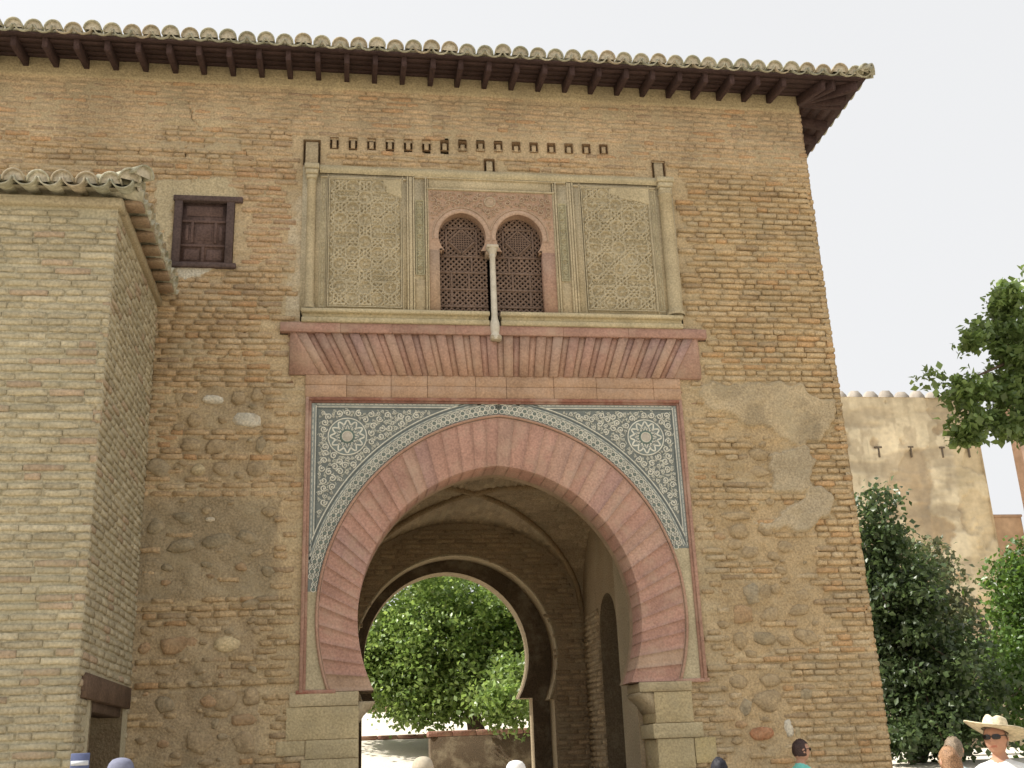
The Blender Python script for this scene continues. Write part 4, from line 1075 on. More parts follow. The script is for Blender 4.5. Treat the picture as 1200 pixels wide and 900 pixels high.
while x < EX-.16:
    ts.put(False, (x+PT/2, EY-.04-.015*rgl.random(), ZE+.128+.006*rgl.random()), (TILT, 0, .02*(rgl.random()-.5)))
    ts.put(True, (x, EY-.03-.045*rgl.random()**2, ZE+.083+.018*rgl.random()), (TILT+.05*(rgl.random()-.5), .08*(rgl.random()-.5), .09*(rgl.random()-.5)))
    x += PT
y = EY+.14
while y < 6.4:
    ts.put(False, (EX+.045, y+PT/2, ZE+.128), (TILT, 0, PI/2+.02*(rgl.random()-.5)))
    ts.put(True, (EX+.04+.02*rgl.random(), y, ZE+.085+.01*rgl.random()), (TILT, 0, PI/2+.04*(rgl.random()-.5)))
    y += PT
ts.put(True, (EX+.07, EY-.07, ZE+.11), (math.radians(12), 0, math.radians(45)))
ts.put(True, (EX+.10, EY-.03, ZE+.10), (math.radians(4), 0, math.radians(62)))
ts.put(True, (EX-.02, EY-.09, ZE+.10), (math.radians(8), 0, math.radians(22)))
ts.done()

# ------------------------------------------------------------------ the brick wing to the left
wing = tag(empty('brick_annex', (-5.9, -1.25, 0)), 'low grey-brown brick annex with tiled roof built against the gatehouse', 'building')
WX, WY0, WZT = -4.175, -2.53, 7.0
def wparent(o): o.location = (5.9, 1.25, 0); return o
wc = (.44, .40, .285)
DY0, DY1, DZT = -1.86, -.36, 2.25        # doorway in the flank
wb = MB()
xw = np.linspace(-8, WX, 90); zw = np.linspace(0, WZT, 160)
X, Z = np.meshgrid(xw, zw); wb.grid(X, WY0+.014+.016*(fbm(X*3, Z*10, 3)-.5), Z, wc)
yw = np.concatenate([np.linspace(WY0+.012, DY0, 12), np.linspace(DY0, DY1, 16)[1:], np.linspace(DY1, 0.0, 8)[1:]]); zw = np.concatenate([np.linspace(0, DZT, 40), np.linspace(DZT, WZT, 100)[1:]])
Y, Z = np.meshgrid(yw, zw)
cy, cz = .5*(Y[:-1, :-1]+Y[:-1, 1:]), .5*(Z[:-1, :-1]+Z[1:, :-1])
wb.grid(WX-.012+.008*(fbm(Y*6, Z*6, 5)-.5), Y, Z, wc, ~((cy > DY0) & (cy < DY1) & (cz < DZT)))
wb.add([(WX-.9, DY0, 0), (WX, DY0, 0), (WX, DY0, DZT), (WX-.9, DY0, DZT), (WX-.9, DY1, 0), (WX, DY1, 0), (WX, DY1, DZT), (WX-.9, DY1, DZT)],
       [(0, 1, 2, 3), (4, 7, 6, 5), (3, 2, 6, 7), (0, 3, 7, 4)], (.24, .19, .125))
wwall = wparent(wb.build('wall', M_WING, wing))
rgw = np.random.default_rng(9)
def wcol(x, z, rg):
    c = np.array([.43, .38, .265]); r = rg.random()
    if r < .10: c = np.array([.41, .32, .225])
    elif r < .26: c = np.array([.38, .335, .235])
    elif r < .4: c = np.array([.47, .42, .30])
    return c*(.9+.2*rg.random())
wo = lambda x, z, rg: .004+.008*rg.random()
LW = []
for (x, z, L, h, v, f, c) in lay_wall(-7.2, WX+.004, 1.0, WZT-.02, .080, lambda *a: a[4].random() < .006, wcol, wo, rgw, (.28, .40), .22, .012, .055, .007):
    LW.append((v+np.array([x, WY0, z]), f, c, L*h*showing(x, WY0, z)*(1 if z > 1.5 and x > -5.5 else 0)))
def skd(a, b, c, d, rg): return (b > DY0-.15 and a < DY1+.18 and c < DZT+.24)
for (x, z, L, h, v, f, c) in lay_wall(WY0+.004, -.005, 1.0, WZT-.02, .080, skd, wcol, wo, rgw, (.24, .34), .3, .012, .055, .007):
    v = v+np.array([x, 0, z]); LW.append((np.stack([WX-v[:, 1], v[:, 0], v[:, 2]], -1), f, c, .5*L*h*showing(WX, x, z)*(1 if z > 1.5 else 0)))
od = set(sorted(range(len(LW)), key=lambda i: -LW[i][3])[:300]); rest = MB()
for i, (v, f, c, _) in enumerate(LW):
    if i in od:
        o_ = v.mean(0); o = MB().add(v-o_, f, c).build('brick', M_WING, wwall, True); o.location = o_
    else: rest.add(v, f, c)
tag(rest.build('brickwork', M_WING, wwall, True), None, None, None, 'stuff')
co = MB()
for q in (0,):
    e = .05; z0, z1 = WZT, WZT+.105
    co.box(-8, WX+e, WY0-e, WY0+.2, z0, z1, (.40, .345, .235), .02); co.box(WX-.2, WX+e-.001, WY0+.2, .0, z0, z1, (.38, .32, .215), .02)
wparent(co.build('cornice', M_WING, wing))
li = MB(); li.box(WX-.3, WX+.035, WY0+.22, -.13, DZT-.005, DZT+.215, (.125, .085, .06), .01); li.box(WX-.25, WX-.02, DY0+.16, DY1, DZT-.10, DZT-.003, (.10, .07, .05), .006)
wparent(li.build('door_lintel', M_WOOD, wing))
dr = MB(); dr.box(WX-.55, WX-.48, DY0, DY1, 0, DZT-.1, (.055, .04, .032)); 
wparent(dr.build('door', M_WOOD, wing))
wr = MB(); WE = .20; zE = WZT+.105
wr.add([(-8, WY0-WE+.08, zE+.06), (WX+WE-.08, WY0-WE+.08, zE+.06), (WX+WE-.08, 0, zE+.06), (WX-.9, -.0, zE+.62), (-8, -.0, zE+.62)], [(0, 1, 3, 4), (1, 2, 3)], rc)
wroof = wparent(wr.build('roof', M_TILE, wing))
tw = TileSet(wroof)
x = -7.9
while x < WX+WE-.14:
    tw.put(False, (x+.115, WY0-WE-.05-.01*rgl.random(), zE+.09), (TILT, 0, .03*(rgl.random()-.5)))
    tw.put(True, (x, WY0-WE-.02-.02*rgl.random(), zE+.055+.01*rgl.random()), (TILT, 0, .05*(rgl.random()-.5)))
    x += .23
y = WY0-WE+.16
while y < -.05:
    tw.put(False, (WX+WE+.05, y+.115, zE+.09), (TILT, 0, PI/2)); tw.put(True, (WX+WE+.02+.02*rgl.random(), y, zE+.055+.01*rgl.random()), (TILT, 0, PI/2+.05*(rgl.random()-.5)))
    y += .23
tw.put(True, (WX+WE+.09, WY0-WE-.07, zE+.12), (math.radians(14), 0, math.radians(45)))
tw.put(True, (WX+WE-.05, WY0-WE-.06, zE+.09), (TILT, 0, math.radians(24)))
tw.done()
for i in range(7):
    st_ = MB(); st_.box(WX+WE-.16, WX+WE+.02, WY0+.05+i*.34, WY0+.05+i*.34+.20, zE-.03, zE+.02, (.30, .22, .15), .008); wparent(st_.build('eaves_brick', M_WING, wing))

# ------------------------------------------------------------------ fortress walls beyond
fort = tag(empty('fortress_wall', (22, 43, 0)), 'tall pale plastered fortress wall with a row of coping blocks', 'wall')
FY = 40.0
fxs = np.linspace(8, 32.05, 420); fzs = np.linspace(-.2, 19.3, 330)
X, Z = np.meshgrid(fxs, fzs)
n1 = sstep(.49, .54, fbm(X*.5, Z*.42, 61, 6)); n2 = sstep(.50, .66, fbm(X*.9, Z*.7, 67, 5)); n3 = sstep(.55, .68, fbm(X*.25+9, Z*1.0, 71, 4))
c = np.array([.70, .60, .42])[None, None]*(1-n1[..., None]) + np.array([.47, .36, .23])*n1[..., None]
c = c*(1-.5*n2[..., None]) + np.array([.62, .52, .36])*.5*n2[..., None]
c = c*(1-.6*n3[..., None]) + np.array([.36, .29, .2])*.6*n3[..., None]
n4 = sstep(.52, .60, fbm(X*1.6, Z*1.1, 83, 5)); c = c*(1-.5*n4[..., None]) + np.array([.40, .32, .215])*.5*n4[..., None]
n5 = sstep(.55, .66, fbm(X*2.2, Z*.25, 87, 4)); c = c*(1-.35*n5[..., None]) + np.array([.38, .31, .22])*.35*n5[..., None]
tp = sstep(17.4, 18.4, Z+.8*(fbm(X, Z, 5)-.5)); c = c*(1-.45*tp[..., None]) + np.array([.55, .45, .30])*.45*tp[..., None]
rt = sstep(30.2, 30.6, X+.4*(fbm(X, Z*.5, 8)-.5))*(1-tp); c = c*(1-.6*rt[..., None]) + np.array([.60, .49, .31])*.6*rt[..., None]
fm_ = MB(); fm_.grid(X, FY+.10*n1+.05*n3+.06*fbm(X*2, Z*2, 3), Z, c)
fm_.add([(32.05, FY, -.2), (32.05, FY+7, -.2), (32.05, FY+7, 19.3), (32.05, FY, 19.3)], [(0, 1, 2, 3)], (.55, .44, .29))
fm_.add([(8, FY, 19.3), (32.05, FY, 19.3), (32.05, FY+7, 19.3), (8, FY+7, 19.3)], [(0, 1, 2, 3)], (.5, .42, .3))
fw = fm_.build('wall', M_FORT, fort); fw.location = (-22, -43, 0)
cb = MB(); cb.add([(-.36, -.3, 0), (.36, -.3, 0), (.36, .3, 0), (-.36, .3, 0), (-.33, -.28, .16), (.33, -.28, .16), (.33, .28, .16), (-.33, .28, .16), (-.19, -.16, .44), (.19, -.16, .44), (.19, .16, .44), (-.19, .16, .44)],
                  [(0, 1, 5, 4), (1, 2, 6, 5), (2, 3, 7, 6), (3, 0, 4, 7), (4, 5, 9, 8), (5, 6, 10, 9), (6, 7, 11, 10), (7, 4, 8, 11), (8, 9, 10, 11)], (.34, .30, .255))
cbo = cb.build('coping_block', M_FORT, fort); first = True
for i in range(26):
    x = 31.7-.905*i; loc = (x-22, FY+.35-43, 19.28)
    if first: cbo.location = loc; first = False
    else: inst(cbo, fort, loc, (0, 0, .06*(rgl.random()-.5)), (1, 1, .9+.2*rgl.random()))
an = MB(); an.box(-.2, .2, -.03, .1, .2, .28, (.14, .11, .08)); an.box(-.045, .045, -.025, .1, -.32, .20, (.14, .11, .08))
ano = an.build('wall_anchor', M_PLAIN, fort)
for i, x in enumerate((26.15, 28.0, 29.8, 31.35)):
    if i == 0: ano.location = (x-22, FY-43+.03, 16.25)
    else: inst(ano, fort, (x-22, FY-43+.03, 16.25+.05*(rgl.random()-.5)), (0, 0, 0), (.75, 1, 1))
def slab(name, label, x0, x1, y0, y1, z1, c, cap):
    r = tag(empty(name, ((x0+x1)/2, (y0+y1)/2, 0)), label, 'wall')
    b = MB(); X, Z = np.meshgrid(np.linspace(x0, x1, 40), np.linspace(-.2, z1, 90))
    q = fbm(X*1.2, Z*1.2, 31, 5)[..., None]
    b.grid(X, y0+.05*fbm(X*3, Z*3, 4), Z, np.array(c)*(.75+.5*q))
    b.add([(x0, y0, -.2), (x0, y1, -.2), (x0, y1, z1), (x0, y0, z1), (x1, y0, -.2), (x1, y1, -.2), (x1, y1, z1), (x1, y0, z1)], [(0, 1, 2, 3)[::-1], (4, 5, 6, 7), (3, 2, 6, 7)], c)
    o = b.build('wall', M_FORT, r); o.location = (-(x0+x1)/2, -(y0+y1)/2, 0)
    d = MB(); d.box(x0-.05, x1+.05, y0-.08, y1+.05, z1, z1+.14, cap, .03); o = d.build('coping', M_FORT, r); o.location = (-(x0+x1)/2, -(y0+y1)/2, 0)
slab('curtain_wall', 'low brown brick curtain wall joining the two fortress towers', 32.06, 34.3, 41, 42.2, 12.85, (.44, .30, .19), (.40, .27, .18))
slab('brick_tower', 'pinkish brick tower behind the overhanging leafy branch', 34.55, 42, 40.2, 41.0, 20.5, (.60, .42, .32), (.5, .4, .3))

# ------------------------------------------------------------------ low walls seen through the arch
def lowwall(name, label, x0, x1, y0, y1, z0, z1, c, cap, ch, cat='wall'):
    o = tag(empty(name, ((x0+x1)/2, (y0+y1)/2, z0)), label, cat)
    w = MB(); w.box(x0-(x0+x1)/2, x1-(x0+x1)/2, y0-(y0+y1)/2, y1-(y0+y1)/2, 0, z1-z0, c, .01); w.build('wall', M_BRICK, o)
    k = MB(); L = .5; x = x0-.04
    while x < x1+.03:
        x2 = min(x+L, x1+.04); k = MB(); k.box(x-(x0+x1)/2+.004, x2-(x0+x1)/2-.004, y0-(y0+y1)/2-.04, y1-(y0+y1)/2+.04, z1-z0, z1-z0+ch, np.array(cap)*(.9+.2*rgl.random()), .015)
        k.build('coping_brick', M_BRICK, o); x = x2
lowwall('kerb_wall', 'low kerb with red brick coping across the pale gravel', -9, .75, 16.3, 16.6, 1.6, 2.14, (.42, .33, .24), (.36, .20, .16), .10)
lowwall('planter_wall', 'rough stone planter wall with painted-in shade at the foot of the tree', -.10, 7.0, 11.0, 11.5, 0.3, 2.06, (.10, .075, .05), (.24, .13, .10), .11)  # shade under the tree is put into the wall's dark colour
lowwall('garden_wall', 'distant pinkish garden wall above the gravel bank', -14, 9, 29, 29.5, 2.8, 3.75, (.42, .29, .21), (.42, .30, .22), .08)

# ------------------------------------------------------------------ trees
def leaves(mb, P, size, rg, ca, cb_, up=.5, spread=1.0):
    n = len(P)
    d = rg.normal(size=(n, 3)); d[:, 2] -= .25; d /= np.linalg.norm(d, axis=1)[:, None]
    nn = rg.normal(size=(n, 3)); nn[:, 2] += up*2; nn -= d*np.sum(nn*d, 1)[:, None]; nn /= np.linalg.norm(nn, axis=1)[:, None]
    s = np.cross(d, nn); L = size*(.4+1.1*rg.random((n, 1))); W = L*(.30+.14*rg.random((n, 1)))
    fold = nn*L*.12
    v = np.stack([P, P+d*L*.45+s*W+fold, P+d*L, P+d*L*.45-s*W+fold], 1).reshape(-1, 3)
    t = rg.random((n, 1))**1.3; c = np.array(ca)*(1-t)+np.array(cb_)*t; c = c*(.75+.5*rg.random((n, 1)))
    b = np.arange(n)*4
    f = np.concatenate([np.stack([b, b+1, b+2], 1), np.stack([b, b+2, b+3], 1)])
    mb.add(v, f, np.repeat(c, 4, 0))
def tree(name, label, base, lobes, nclump, per, size, ca, cb_, trunk_r, seed, clump_r=.34, limb=26, bark=(.12, .09, .065), up=.5, trunk_top=None, wpow=1.0):
    rg = np.random.default_rng(seed); base = np.array(base, float)
    t = tag(empty(name, tuple(base)), label, 'tree', 'trees around the gatehouse')
    L = np.array(lobes, float); w = (L[:, 3]*L[:, 4]*L[:, 5])**wpow; w /= w.sum()
    k = rg.choice(len(L), nclump, p=w)
    dr = rg.normal(size=(nclump, 3)); dr /= np.linalg.norm(dr, axis=1)[:, None]
    rad = rg.random(nclump)**.42*(1+.16*(rg.random(nclump)-.5))
    C = L[k, :3] + dr*rad[:, None]*L[k, 3:]
    mb = MB(); P = []; tones = []
    for c_ in C:
        n = int(per*(.6+.8*rg.random())); r = clump_r*(.65+.7*rg.random())
        P.append(c_ + rg.normal(size=(n, 3))*r*np.array([.62, .62, .42]))
    for p_ in P:
        q = .72+.5*rg.random(); leaves(mb, p_-base, size, rg, np.array(ca)*q, np.array(cb_)*q, up)
    mb.build('crown', M_LEAF, t)
    tk = MB(); top = np.array(trunk_top if trunk_top is not None else L[:, :3].mean(0)+np.array([0, 0, .3]))
    mid = (base+top)/2+np.array([.12*rg.normal(), .1*rg.normal(), 0])
    ax = [base+np.array([0, 0, -.15]), base+(mid-base)*.5, mid, mid+(top-mid)*.55, top]
    tk.tube([a-base for a in ax], [trunk_r*1.35, trunk_r*1.02, trunk_r*.85, trunk_r*.6, trunk_r*.25], 9, bark)
    for c_ in C[rg.choice(nclump, min(limb, nclump), replace=False)]:
        s = ax[2]+(ax[4]-ax[2])*rg.random()*.9; m = (s+c_)/2+np.array([0, 0, .18*np.linalg.norm(c_-s)*.5])
        tk.tube([s-base, m-base, c_-base], [trunk_r*.32, trunk_r*.18, trunk_r*.05], 5, bark)
    tk.build('trunk', M_BARK, t, True)
    return t
G = lambda x, y: float(gz(np.array(x), np.array(y)))
tree('plane_tree', 'broad sunlit green tree seen through the archway above the planter', (1.42, 15.0, G(1.42, 15)-.05),
     [(1.0, 15.8, 5.3, 4.0, 2.4, 2.2), (-1.2, 15.2, 3.9, 1.5, 1.4, 1.05), (1.5, 10.3, 2.55, .65, .3, .5), (2.3, 13.0, 3.2, 1.0, .8, .8), (3.2, 15.2, 4.2, 1.6, 1.6, 1.6), (.1, 14.6, 3.25, 1.4, 1.2, .75), (-.3, 14.2, 2.85, .9, .6, .42), (.75, 14.0, 3.0, .6, .6, .4), (.6, 14.4, 4.4, 1.9, 1.0, 1.2), (1.7, 14.2, 3.5, 1.2, .9, .9)],
     900, 100, .115, (.13, .21, .055), (.24, .33, .105), .20, 41, .34, 30, up=.7, wpow=.62)
tree('laurel_tree', 'dense dark evergreen tree beside the gatehouse corner', (10.9, 11.6, G(10.9, 11.6)),
     [(10.5, 11.6, 6.3, .9, .9, 1.15), (10.8, 11.6, 4.5, 1.35, 1.2, 1.6), (11.4, 11.6, 2.9, 1.75, 1.3, 1.5), (11.0, 11.0, 1.85, 1.9, .9, .65)],
     500, 62, .13, (.048, .076, .030), (.085, .125, .048), .16, 42, .30, 20, up=.5)
tree('olive_tree', 'dull grey-green tree in front of the fortress wall base', (16.0, 18.5, G(16, 18.5)),
     [(15.8, 18.5, 6.0, 1.5, 1.4, 1.6), (16.2, 18.6, 3.9, 2.3, 1.5, 1.9), (14.9, 18.2, 4.2, 1.4, 1.2, 1.5)],
     240, 50, .16, (.09, .11, .05), (.16, .17, .085), .17, 43, .36, 26)
tree('locust_tree', 'bright green feathery tree behind the man in the straw hat', (15.4, 12.8, G(15.4, 12.8)),
     [(15.2, 12.8, 5.0, 1.1, 1.2, 1.4), (15.4, 12.8, 3.5, 1.6, 1.4, 1.6), (16.4, 12.6, 5.2, 1.3, 1.2, 1.6), (14.2, 12.4, 2.9, .9, .9, 1.2), (14.6, 12.0, 1.95, 1.8, .8, .75)],
     370, 60, .13, (.065, .12, .025), (.11, .19, .045), .14, 44, .32, 30)
tree('lime_tree', 'near leafy branch overhanging from the right against the sky', (9.8, 1.2, 0),
     [(7.65, .6, 7.55, .26, .3, .34), (7.45, .6, 7.15, .3, .3, .25), (7.05, .6, 6.98, .24, .25, .12), (7.45, .5, 6.70, .30, .3, .24), (6.42, .5, 6.32, .36, .25, .08), (6.85, .5, 6.15, .42, .3, .16), (7.55, .6, 6.35, .42, .4, .30),
      (6.75, .5, 5.82, .36, .3, .14), (7.5, .5, 5.75, .38, .4, .20), (6.65, .6, 5.58, .28, .25, .08), (7.15, .5, 5.62, .3, .3, .1), (8.6, 1.0, 6.6, 1.0, 1.2, 1.3), (9.8, 1.3, 7.2, 1.6, 1.6, 1.8)],
     400, 60, .105, (.12, .18, .06), (.22, .31, .11), .22, 45, .15, 90, up=.9, trunk_top=(9.6, 1.2, 7.4), wpow=.55)

# ------------------------------------------------------------------ people
dg = bpy.context.evaluated_depsgraph_get
def head_geo():
    nu, nv = 26, 20; v = []
    for j in range(nv+1):
        w = PI*j/nv
        for i in range(nu):
            t = 2*PI*i/nu; x, y, z = math.sin(w)*math.sin(t), -math.sin(w)*math.cos(t), math.cos(w)
            sx = .080*(1-.14*max(0, -z-.2)); sy = .096*(1-.06*max(0, -z))
            X_, Y_, Z_ = x*sx, y*sy, z*.118
            if y < -.3:      # face
                fz_ = Z_
                Y_ -= .026*math.exp(-((X_)/.013)**2-((fz_+.016)/.022)**2)          # nose
                Y_ += .009*math.exp(-((abs(X_)-.032)/.016)**2-((fz_-.012)/.014)**2)  # eye sockets
                Y_ -= .006*math.exp(-((fz_-.035)/.012)**2)                           # brow
                Y_ -= .008*math.exp(-(X_/.03)**2-((fz_+.055)/.010)**2)               # lips
                Y_ -= .012*math.exp(-(X_/.025)**2-((fz_+.095)/.018)**2)              # chin
            if Z_ > .02 and y > 0: Y_ *= 1.06
            v.append((X_, Y_, Z_))
    f = [(j*nu+i, j*nu+(i+1) % nu, (j+1)*nu+(i+1) % nu, (j+1)*nu+i)[::-1] for j in range(nv) for i in range(nu)]
    return np.array(v), f
HV, HF = head_geo()
def person(label, x, y, top, facing, shirt, hair, style='short', skin=(.47, .27, .19), trousers=(.06, .07, .10), hat=None, glasses=False, sleeve=1.17):
    k = top/1.76 if not hat else (top-.03)/1.76
    root = tag(empty('person', (x, y, G(x, y)), math.radians(facing)), label, 'person', 'visitors standing in front of the gate')
    J = {}; E = []; VV = []; RR = []
    def nd(n, p, r, par=None):
        J[n] = len(VV); VV.append(p); RR.append(r)
        if par: E.append((J[par], J[n]))
    nd('pel', (0, 0, .96), (.150, .105)); nd('sp', (0, .005, 1.12), (.135, .095), 'pel'); nd('ch', (0, 0, 1.31), (.160, .110), 'sp')
    nd('uc', (0, .01, 1.42), (.115, .085), 'ch'); nd('nk', (0, .012, 1.50), (.054, .054), 'uc'); nd('hb', (0, -.002, 1.59), (.052, .055), 'nk')
    for s, q in ((-1, 'l'), (1, 'r')):
        nd(q+'sh', (s*.175, .01, 1.415), (.062, .062), 'uc'); nd(q+'el', (s*.235, .03, 1.13), (.044, .044), q+'sh'); nd(q+'wr', (s*.245, -.05, .90), (.030, .026), q+'el')
        nd(q+'pm', (s*.245, -.07, .83), (.022, .036), q+'wr')
        for i in range(4): 
            yy = -.105+.022*i; L = (.058, .070, .074, .060)[i]
            nd(f'{q}f{i}', (s*.243, yy-.004, .785), (.0095, .0095), q+'pm'); nd(f'{q}g{i}', (s*.232, yy-.004, .785-L), (.008, .008), f'{q}f{i}')
        nd(q+'t0', (s*.228, -.115, .835), (.011, .011), q+'pm'); nd(q+'t1', (s*.215, -.135, .79), (.009, .009), q+'t0')
        nd(q+'hp', (s*.092, 0, .90), (.095, .098), 'pel'); nd(q+'kn', (s*.105, -.015, .50), (.060, .062), q+'hp'); nd(q+'an', (s*.11, .02, .09), (.040, .044), q+'kn'); nd(q+'to', (s*.125, -.14, .040), (.042, .034), q+'an')
    me = bpy.data.meshes.new('body'); me.from_pydata(VV, E, []); ob = bpy.data.objects.new('tmp', me); COL.objects.link(ob)
    sk = ob.modifiers.new('s', 'SKIN'); sk.use_smooth_shade = True
    for i, r in enumerate(RR): me.skin_vertices[0].data[i].radius = r
    me.skin_vertices[0].data[0].use_root = True
    sb = ob.modifiers.new('d', 'SUBSURF'); sb.levels = 1; sb.render_levels = 1
    sm = bpy.data.meshes.new_from_object(ob.evaluated_get(dg()))
    bm = bmesh.new(); bm.from_mesh(sm)
    def addm(V, F):
        vs_ = [bm.verts.new(tuple(p)) for p in V]
        for q in F:
            try: bm.faces.new([vs_[i] for i in q])
            except ValueError: pass
    HC = np.array([0, -.014, 1.642])
    hv = HV.copy(); addm(hv+HC, HF)
    for s in (-1, 1):      # ears
        ev = HV*np.array([.14, .20, .27]); addm(ev+HC+np.array([s*.079, .012, -.004]), HF)
    bm.to_mesh(sm); bm.free()
    o2 = bpy.data.objects.new('tmp2', sm); COL.objects.link(o2)
    rmod = o2.modifiers.new('r', 'REMESH'); rmod.mode = 'VOXEL'; rmod.voxel_size = .0085; rmod.use_smooth_shade = True
    s2 = o2.modifiers.new('sm', 'SMOOTH'); s2.iterations = 2; s2.factor = .4
    fin = bpy.data.meshes.new_from_object(o2.evaluated_get(dg())); fin.name = 'body'
    bpy.data.objects.remove(ob); bpy.data.objects.remove(o2)
    co_ = np.empty(len(fin.vertices)*3, np.float32); fin.vertices.foreach_get('co', co_); co_ = co_.reshape(-1, 3)
    xx, yy, zz = co_.T
    col = np.tile(np.array(skin), (len(co_), 1))
    arm = np.abs(xx) > .195
    tor = (zz > .93) & (zz < 1.495+.03*(yy > 0)) & (~arm | (zz > sleeve)) & ~((np.hypot(xx, yy) < .062) & (zz > 1.46))
    col[tor] = shirt
    leg = (zz <= .93) & (zz > .085) & ~((np.abs(xx) > .19) & (zz > .6)); col[leg] = trousers
    col[zz <= .085] = (.08, .06, .05)
    lip = (zz < HC[2]-.048) & (zz > HC[2]-.062) & (np.abs(xx) < .024) & (yy < -.09); col[lip] = np.array(skin)*np.array([.85, .6, .6])
    ca = fin.color_attributes.new('Col', 'FLOAT_COLOR', 'POINT'); ca.data.foreach_set('color', np.concatenate([col, np.ones((len(col), 1))], 1).astype(np.float32).ravel())
    fin.materials.clear(); fin.materials.append(M_PLAIN)
    body = bpy.data.objects.new('body', fin); COL.objects.link(body); body.parent = root; body.scale = (k, k, k)
    # hair
    hm = MB(); V = HV*np.array([1.09, 1.09, 1.07]); rg = np.random.default_rng(int(abs(x*100)))
    V = V+rg.normal(size=V.shape)*.0036
    keepf = []
    for q in HF:
        c_ = HV[list(q)].mean(0)
        ok = (c_[2] > .062) or (c_[1] > -.005 and c_[2] > (-.055 if style == 'short' else -.10)) or (style == 'long' and c_[1] > -.04 and c_[2] > -.1)
        if ok: keepf.append(q)
    hm.add(V+HC, keepf, hair)
    if style == 'long':
        n = 12; v = []
        for j, (z, w, d, y0) in enumerate(((.03, .082, .05, .055), (-.04, .088, .05, .06), (-.12, .092, .05, .075), (-.20, .085, .045, .085), (-.28, .055, .03, .09))):
            for i in range(n):
                t = 2*PI*i/n; v.append((HC[0]+w*math.cos(t)*(1+.05*rg.normal()), HC[1]+y0+d*math.sin(t), HC[2]+z))
        hm.add(v, [(j*n+i, j*n+(i+1) % n, (j+1)*n+(i+1) % n, (j+1)*n+i)[::-1] for j in range(4) for i in range(n)]+[tuple(range(4*n, 5*n))], hair)
    hh = hm.build('hair', M_HAIR, root, True); hh.scale = (k, k, k)
    if glasses:
        gm = MB()
        for s in (-1, 1):
            v = []
            for r in (0, 1):
                for i in range(14):
                    t = 2*PI*i/14; rx = .031*r; rz_ = .019*r
                    X_ = s*.034+rx*abs(math.cos(t))**.7*(1 if math.cos(t) > 0 else -1); v.append((X_, HC[1]-.108+.35*max(0, abs(X_)-.02)+.004*r, HC[2]+.014+rz_*abs(math.sin(t))**.7*(1 if math.sin(t) > 0 else -1)))
            gm.add(v, [(i, (i+1) % 14, 14+(i+1) % 14, 14+i)[::-1] for i in range(14)], (.012, .010, .010))
            gm.tube([(s*.064, HC[1]-.092, HC[2]+.02), (s*.080, HC[1]-.05, HC[2]+.022), (s*.082, HC[1]+.02, HC[2]+.014)], .0035, 6, (.012, .01, .01))
        gm.tube([(-.006, HC[1]-.118, HC[2]+.018), (.006, HC[1]-.118, HC[2]+.018)], .003, 6, (.012, .01, .01))
        g_ = gm.build('sunglasses', M_GLOSS, root, True); g_.scale = (k, k, k)
    if hat == 'straw':
        hm = MB(); n = 40; rings_ = [(.0, .136, 0), (.06, .134, 0), (.082, .122, 0), (.092, .075, 0), (.098, .015, 0), (.106, .0, 0), (.158, .020, 1), (.205, .046, 1), (.208, .050, 1), (.160, .014, 1), (.104, -.008, 0)]
        rings_ = [(.02, .092, 0), (.052, .102, 0), (.076, .098, 0), (.089, .072, 0), (.096, .030, 0), (.102, .004, 0), (.120, .0, 1), (.170, .004, 1), (.228, .012, 1), (.230, .006, 1), (.170, -.002, 1), (.120, -.006, 1), (.100, -.004, 0)]
        v = []
        for r, z, b in rings_:
            for i in range(n):
                t = 2*PI*i/n; lift = (.020*abs(math.cos(t))**2.2-.020*abs(math.sin(t))**2) * ((r-.11)/.105 if b else 0)
                dent = -.022*math.exp(-((r*math.cos(t))/.02)**2) if z > .088 else 0
                v.append((r*.94*math.cos(t), r*1.10*math.sin(t), z+lift+dent))
        v.append((0, 0, .078)); m = len(rings_)
        hm.add(v, [(j*n+i, j*n+(i+1) % n, (j+1)*n+(i+1) % n, (j+1)*n+i) for j in range(m-1) for i in range(n)]+[(n*m, (i+1) % n, i) for i in range(n)], (.62, .54, .38))
        hm.lathe([(.0975, .008), (.099, .012), (.0965, .034), (.094, .036)], (0, 0, 0), 30, (.55, .46, .30))
        ho = hm.build('straw_hat', M_WOOD, root, True); ho.location = (0, -.006*k, (HC[2]+.058)*k); ho.scale = (k, k, k); ho.rotation_euler = (math.radians(-15), math.radians(9), 0)
    elif hat:
        hm = MB(); n = 24; v = []
        R_s = [(.03, .103), (.06, .092), (.082, .066), (.094, .03), (.097, .0), (.094, -.004)]
        for r, z in R_s:
            for i in range(n): t = 2*PI*i/n; v.append((r*.90*math.cos(t), r*1.08*math.sin(t), z))
        v.append((0, 0, .106))
        hm.add(v, [(j*n+i, j*n+(i+1) % n, (j+1)*n+(i+1) % n, (j+1)*n+i) for j in range(5) for i in range(n)]+[(n*6, (i+1) % n, i) for i in range(n)], hat)
        v = []
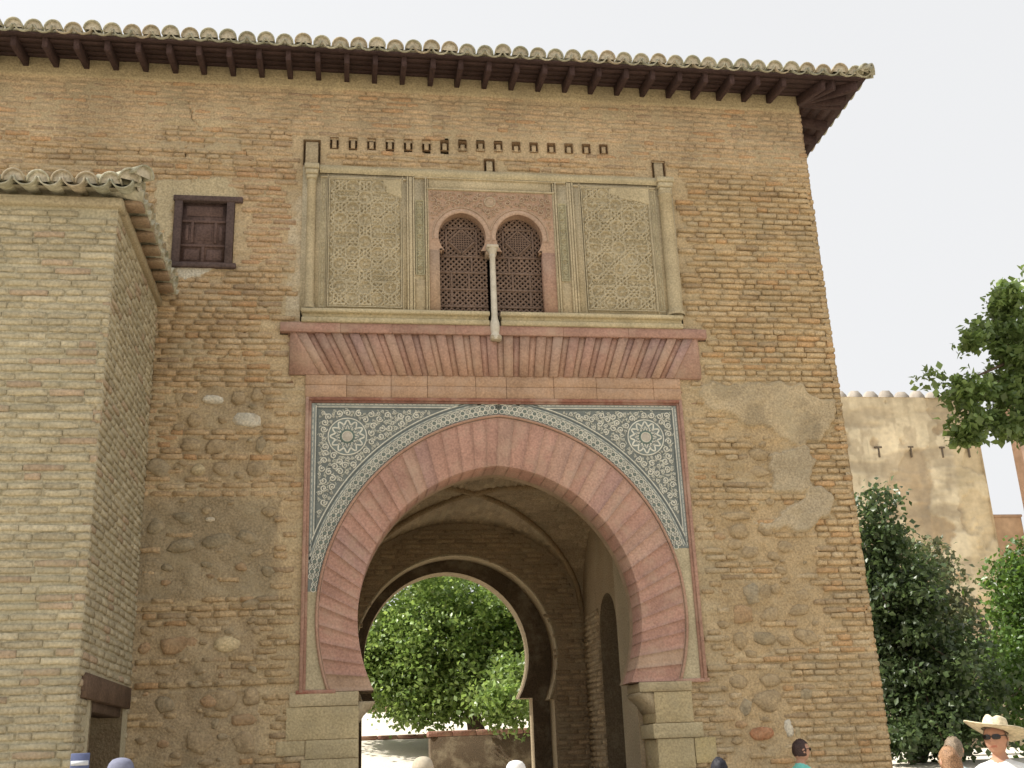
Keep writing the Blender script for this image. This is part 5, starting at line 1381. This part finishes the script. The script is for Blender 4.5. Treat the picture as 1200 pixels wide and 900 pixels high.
        for r in (0, .5, 1):
            for i in range(9): t = PI*(1.15+.7*i/8); v.append((.086*math.cos(t)*(1+.05*r), .100*math.sin(t)-.075*r*abs(math.sin(t))**.5*.9, .004-.012*r*r))
        hm.add(v, [(j*9+i, j*9+i+1, (j+1)*9+i+1, (j+1)*9+i) for j in range(2) for i in range(8)], np.array(hat)*.8)
        ho = hm.build('cap', M_PLAIN, root, True); ho.location = (0, -.012*k, (HC[2]+.046)*k); ho.scale = (k, k, k)
    return root
person('man in straw hat, dark sunglasses and white t-shirt looking aside', 2.80, -5.15, 1.735, -48, (.72, .74, .74), (.25, .2, .15), 'short', (.45, .25, .17), hat='straw', glasses=True)
person('woman with greyish brown hair pinned up beside straw hat man', 3.35, -3.55, 1.615, 150, (.55, .62, .62), (.19, .145, .10), 'short')
person('girl with long ginger hair standing by the dark tree', 2.72, -4.6, 1.545, 175, (.62, .56, .52), (.27, .155, .085), 'long')
person('man in teal shirt and sunglasses in profile before the right pier', 2.90, -1.25, 1.655, 100, (.20, .62, .53), (.055, .032, .028), 'short', glasses=True)
person('person with black hair seen from behind near the arch', 1.42, -3.0, 1.52, 180, (.35, .1, .1), (.018, .018, .026), 'short')
person('person in grey-blue cap before the annex doorway', -3.42, -4.4, 1.70, 70, (.3, .3, .34), (.1, .07, .05), 'short', hat=(.17, .18, .25))
person('person in beige sun hat and red top before the archway', -1.27, -4.2, 1.63, 200, (.45, .10, .09), (.2, .15, .1), 'short', hat=(.40, .35, .27))
person('person in white cap and red shirt before the archway', -.52, -3.8, 1.575, 130, (.5, .12, .1), (.2, .15, .1), 'short', hat=(.75, .74, .72))
sg = tag(empty('information_sign', (-3.86, -3.6, 0)), 'small blue sign panel with a pale stripe by the annex corner', 'sign')
s_ = MB(); s_.tube([(0, .012, 0), (0, .012, 1.72)], .018, 8, (.2, .2, .22)); s_.build('post', M_PLAIN, sg, True)
s_ = MB(); s_.box(-.07, .07, -.012, .0, 1.45, 1.755, (.10, .12, .22), .004); so = s_.build('panel', M_PLAIN, sg)
s_ = MB(); s_.box(-.065, .065, -.015, -.011, 1.665, 1.70, (.55, .58, .62)); s_.build('stripe', M_PLAIN, so)
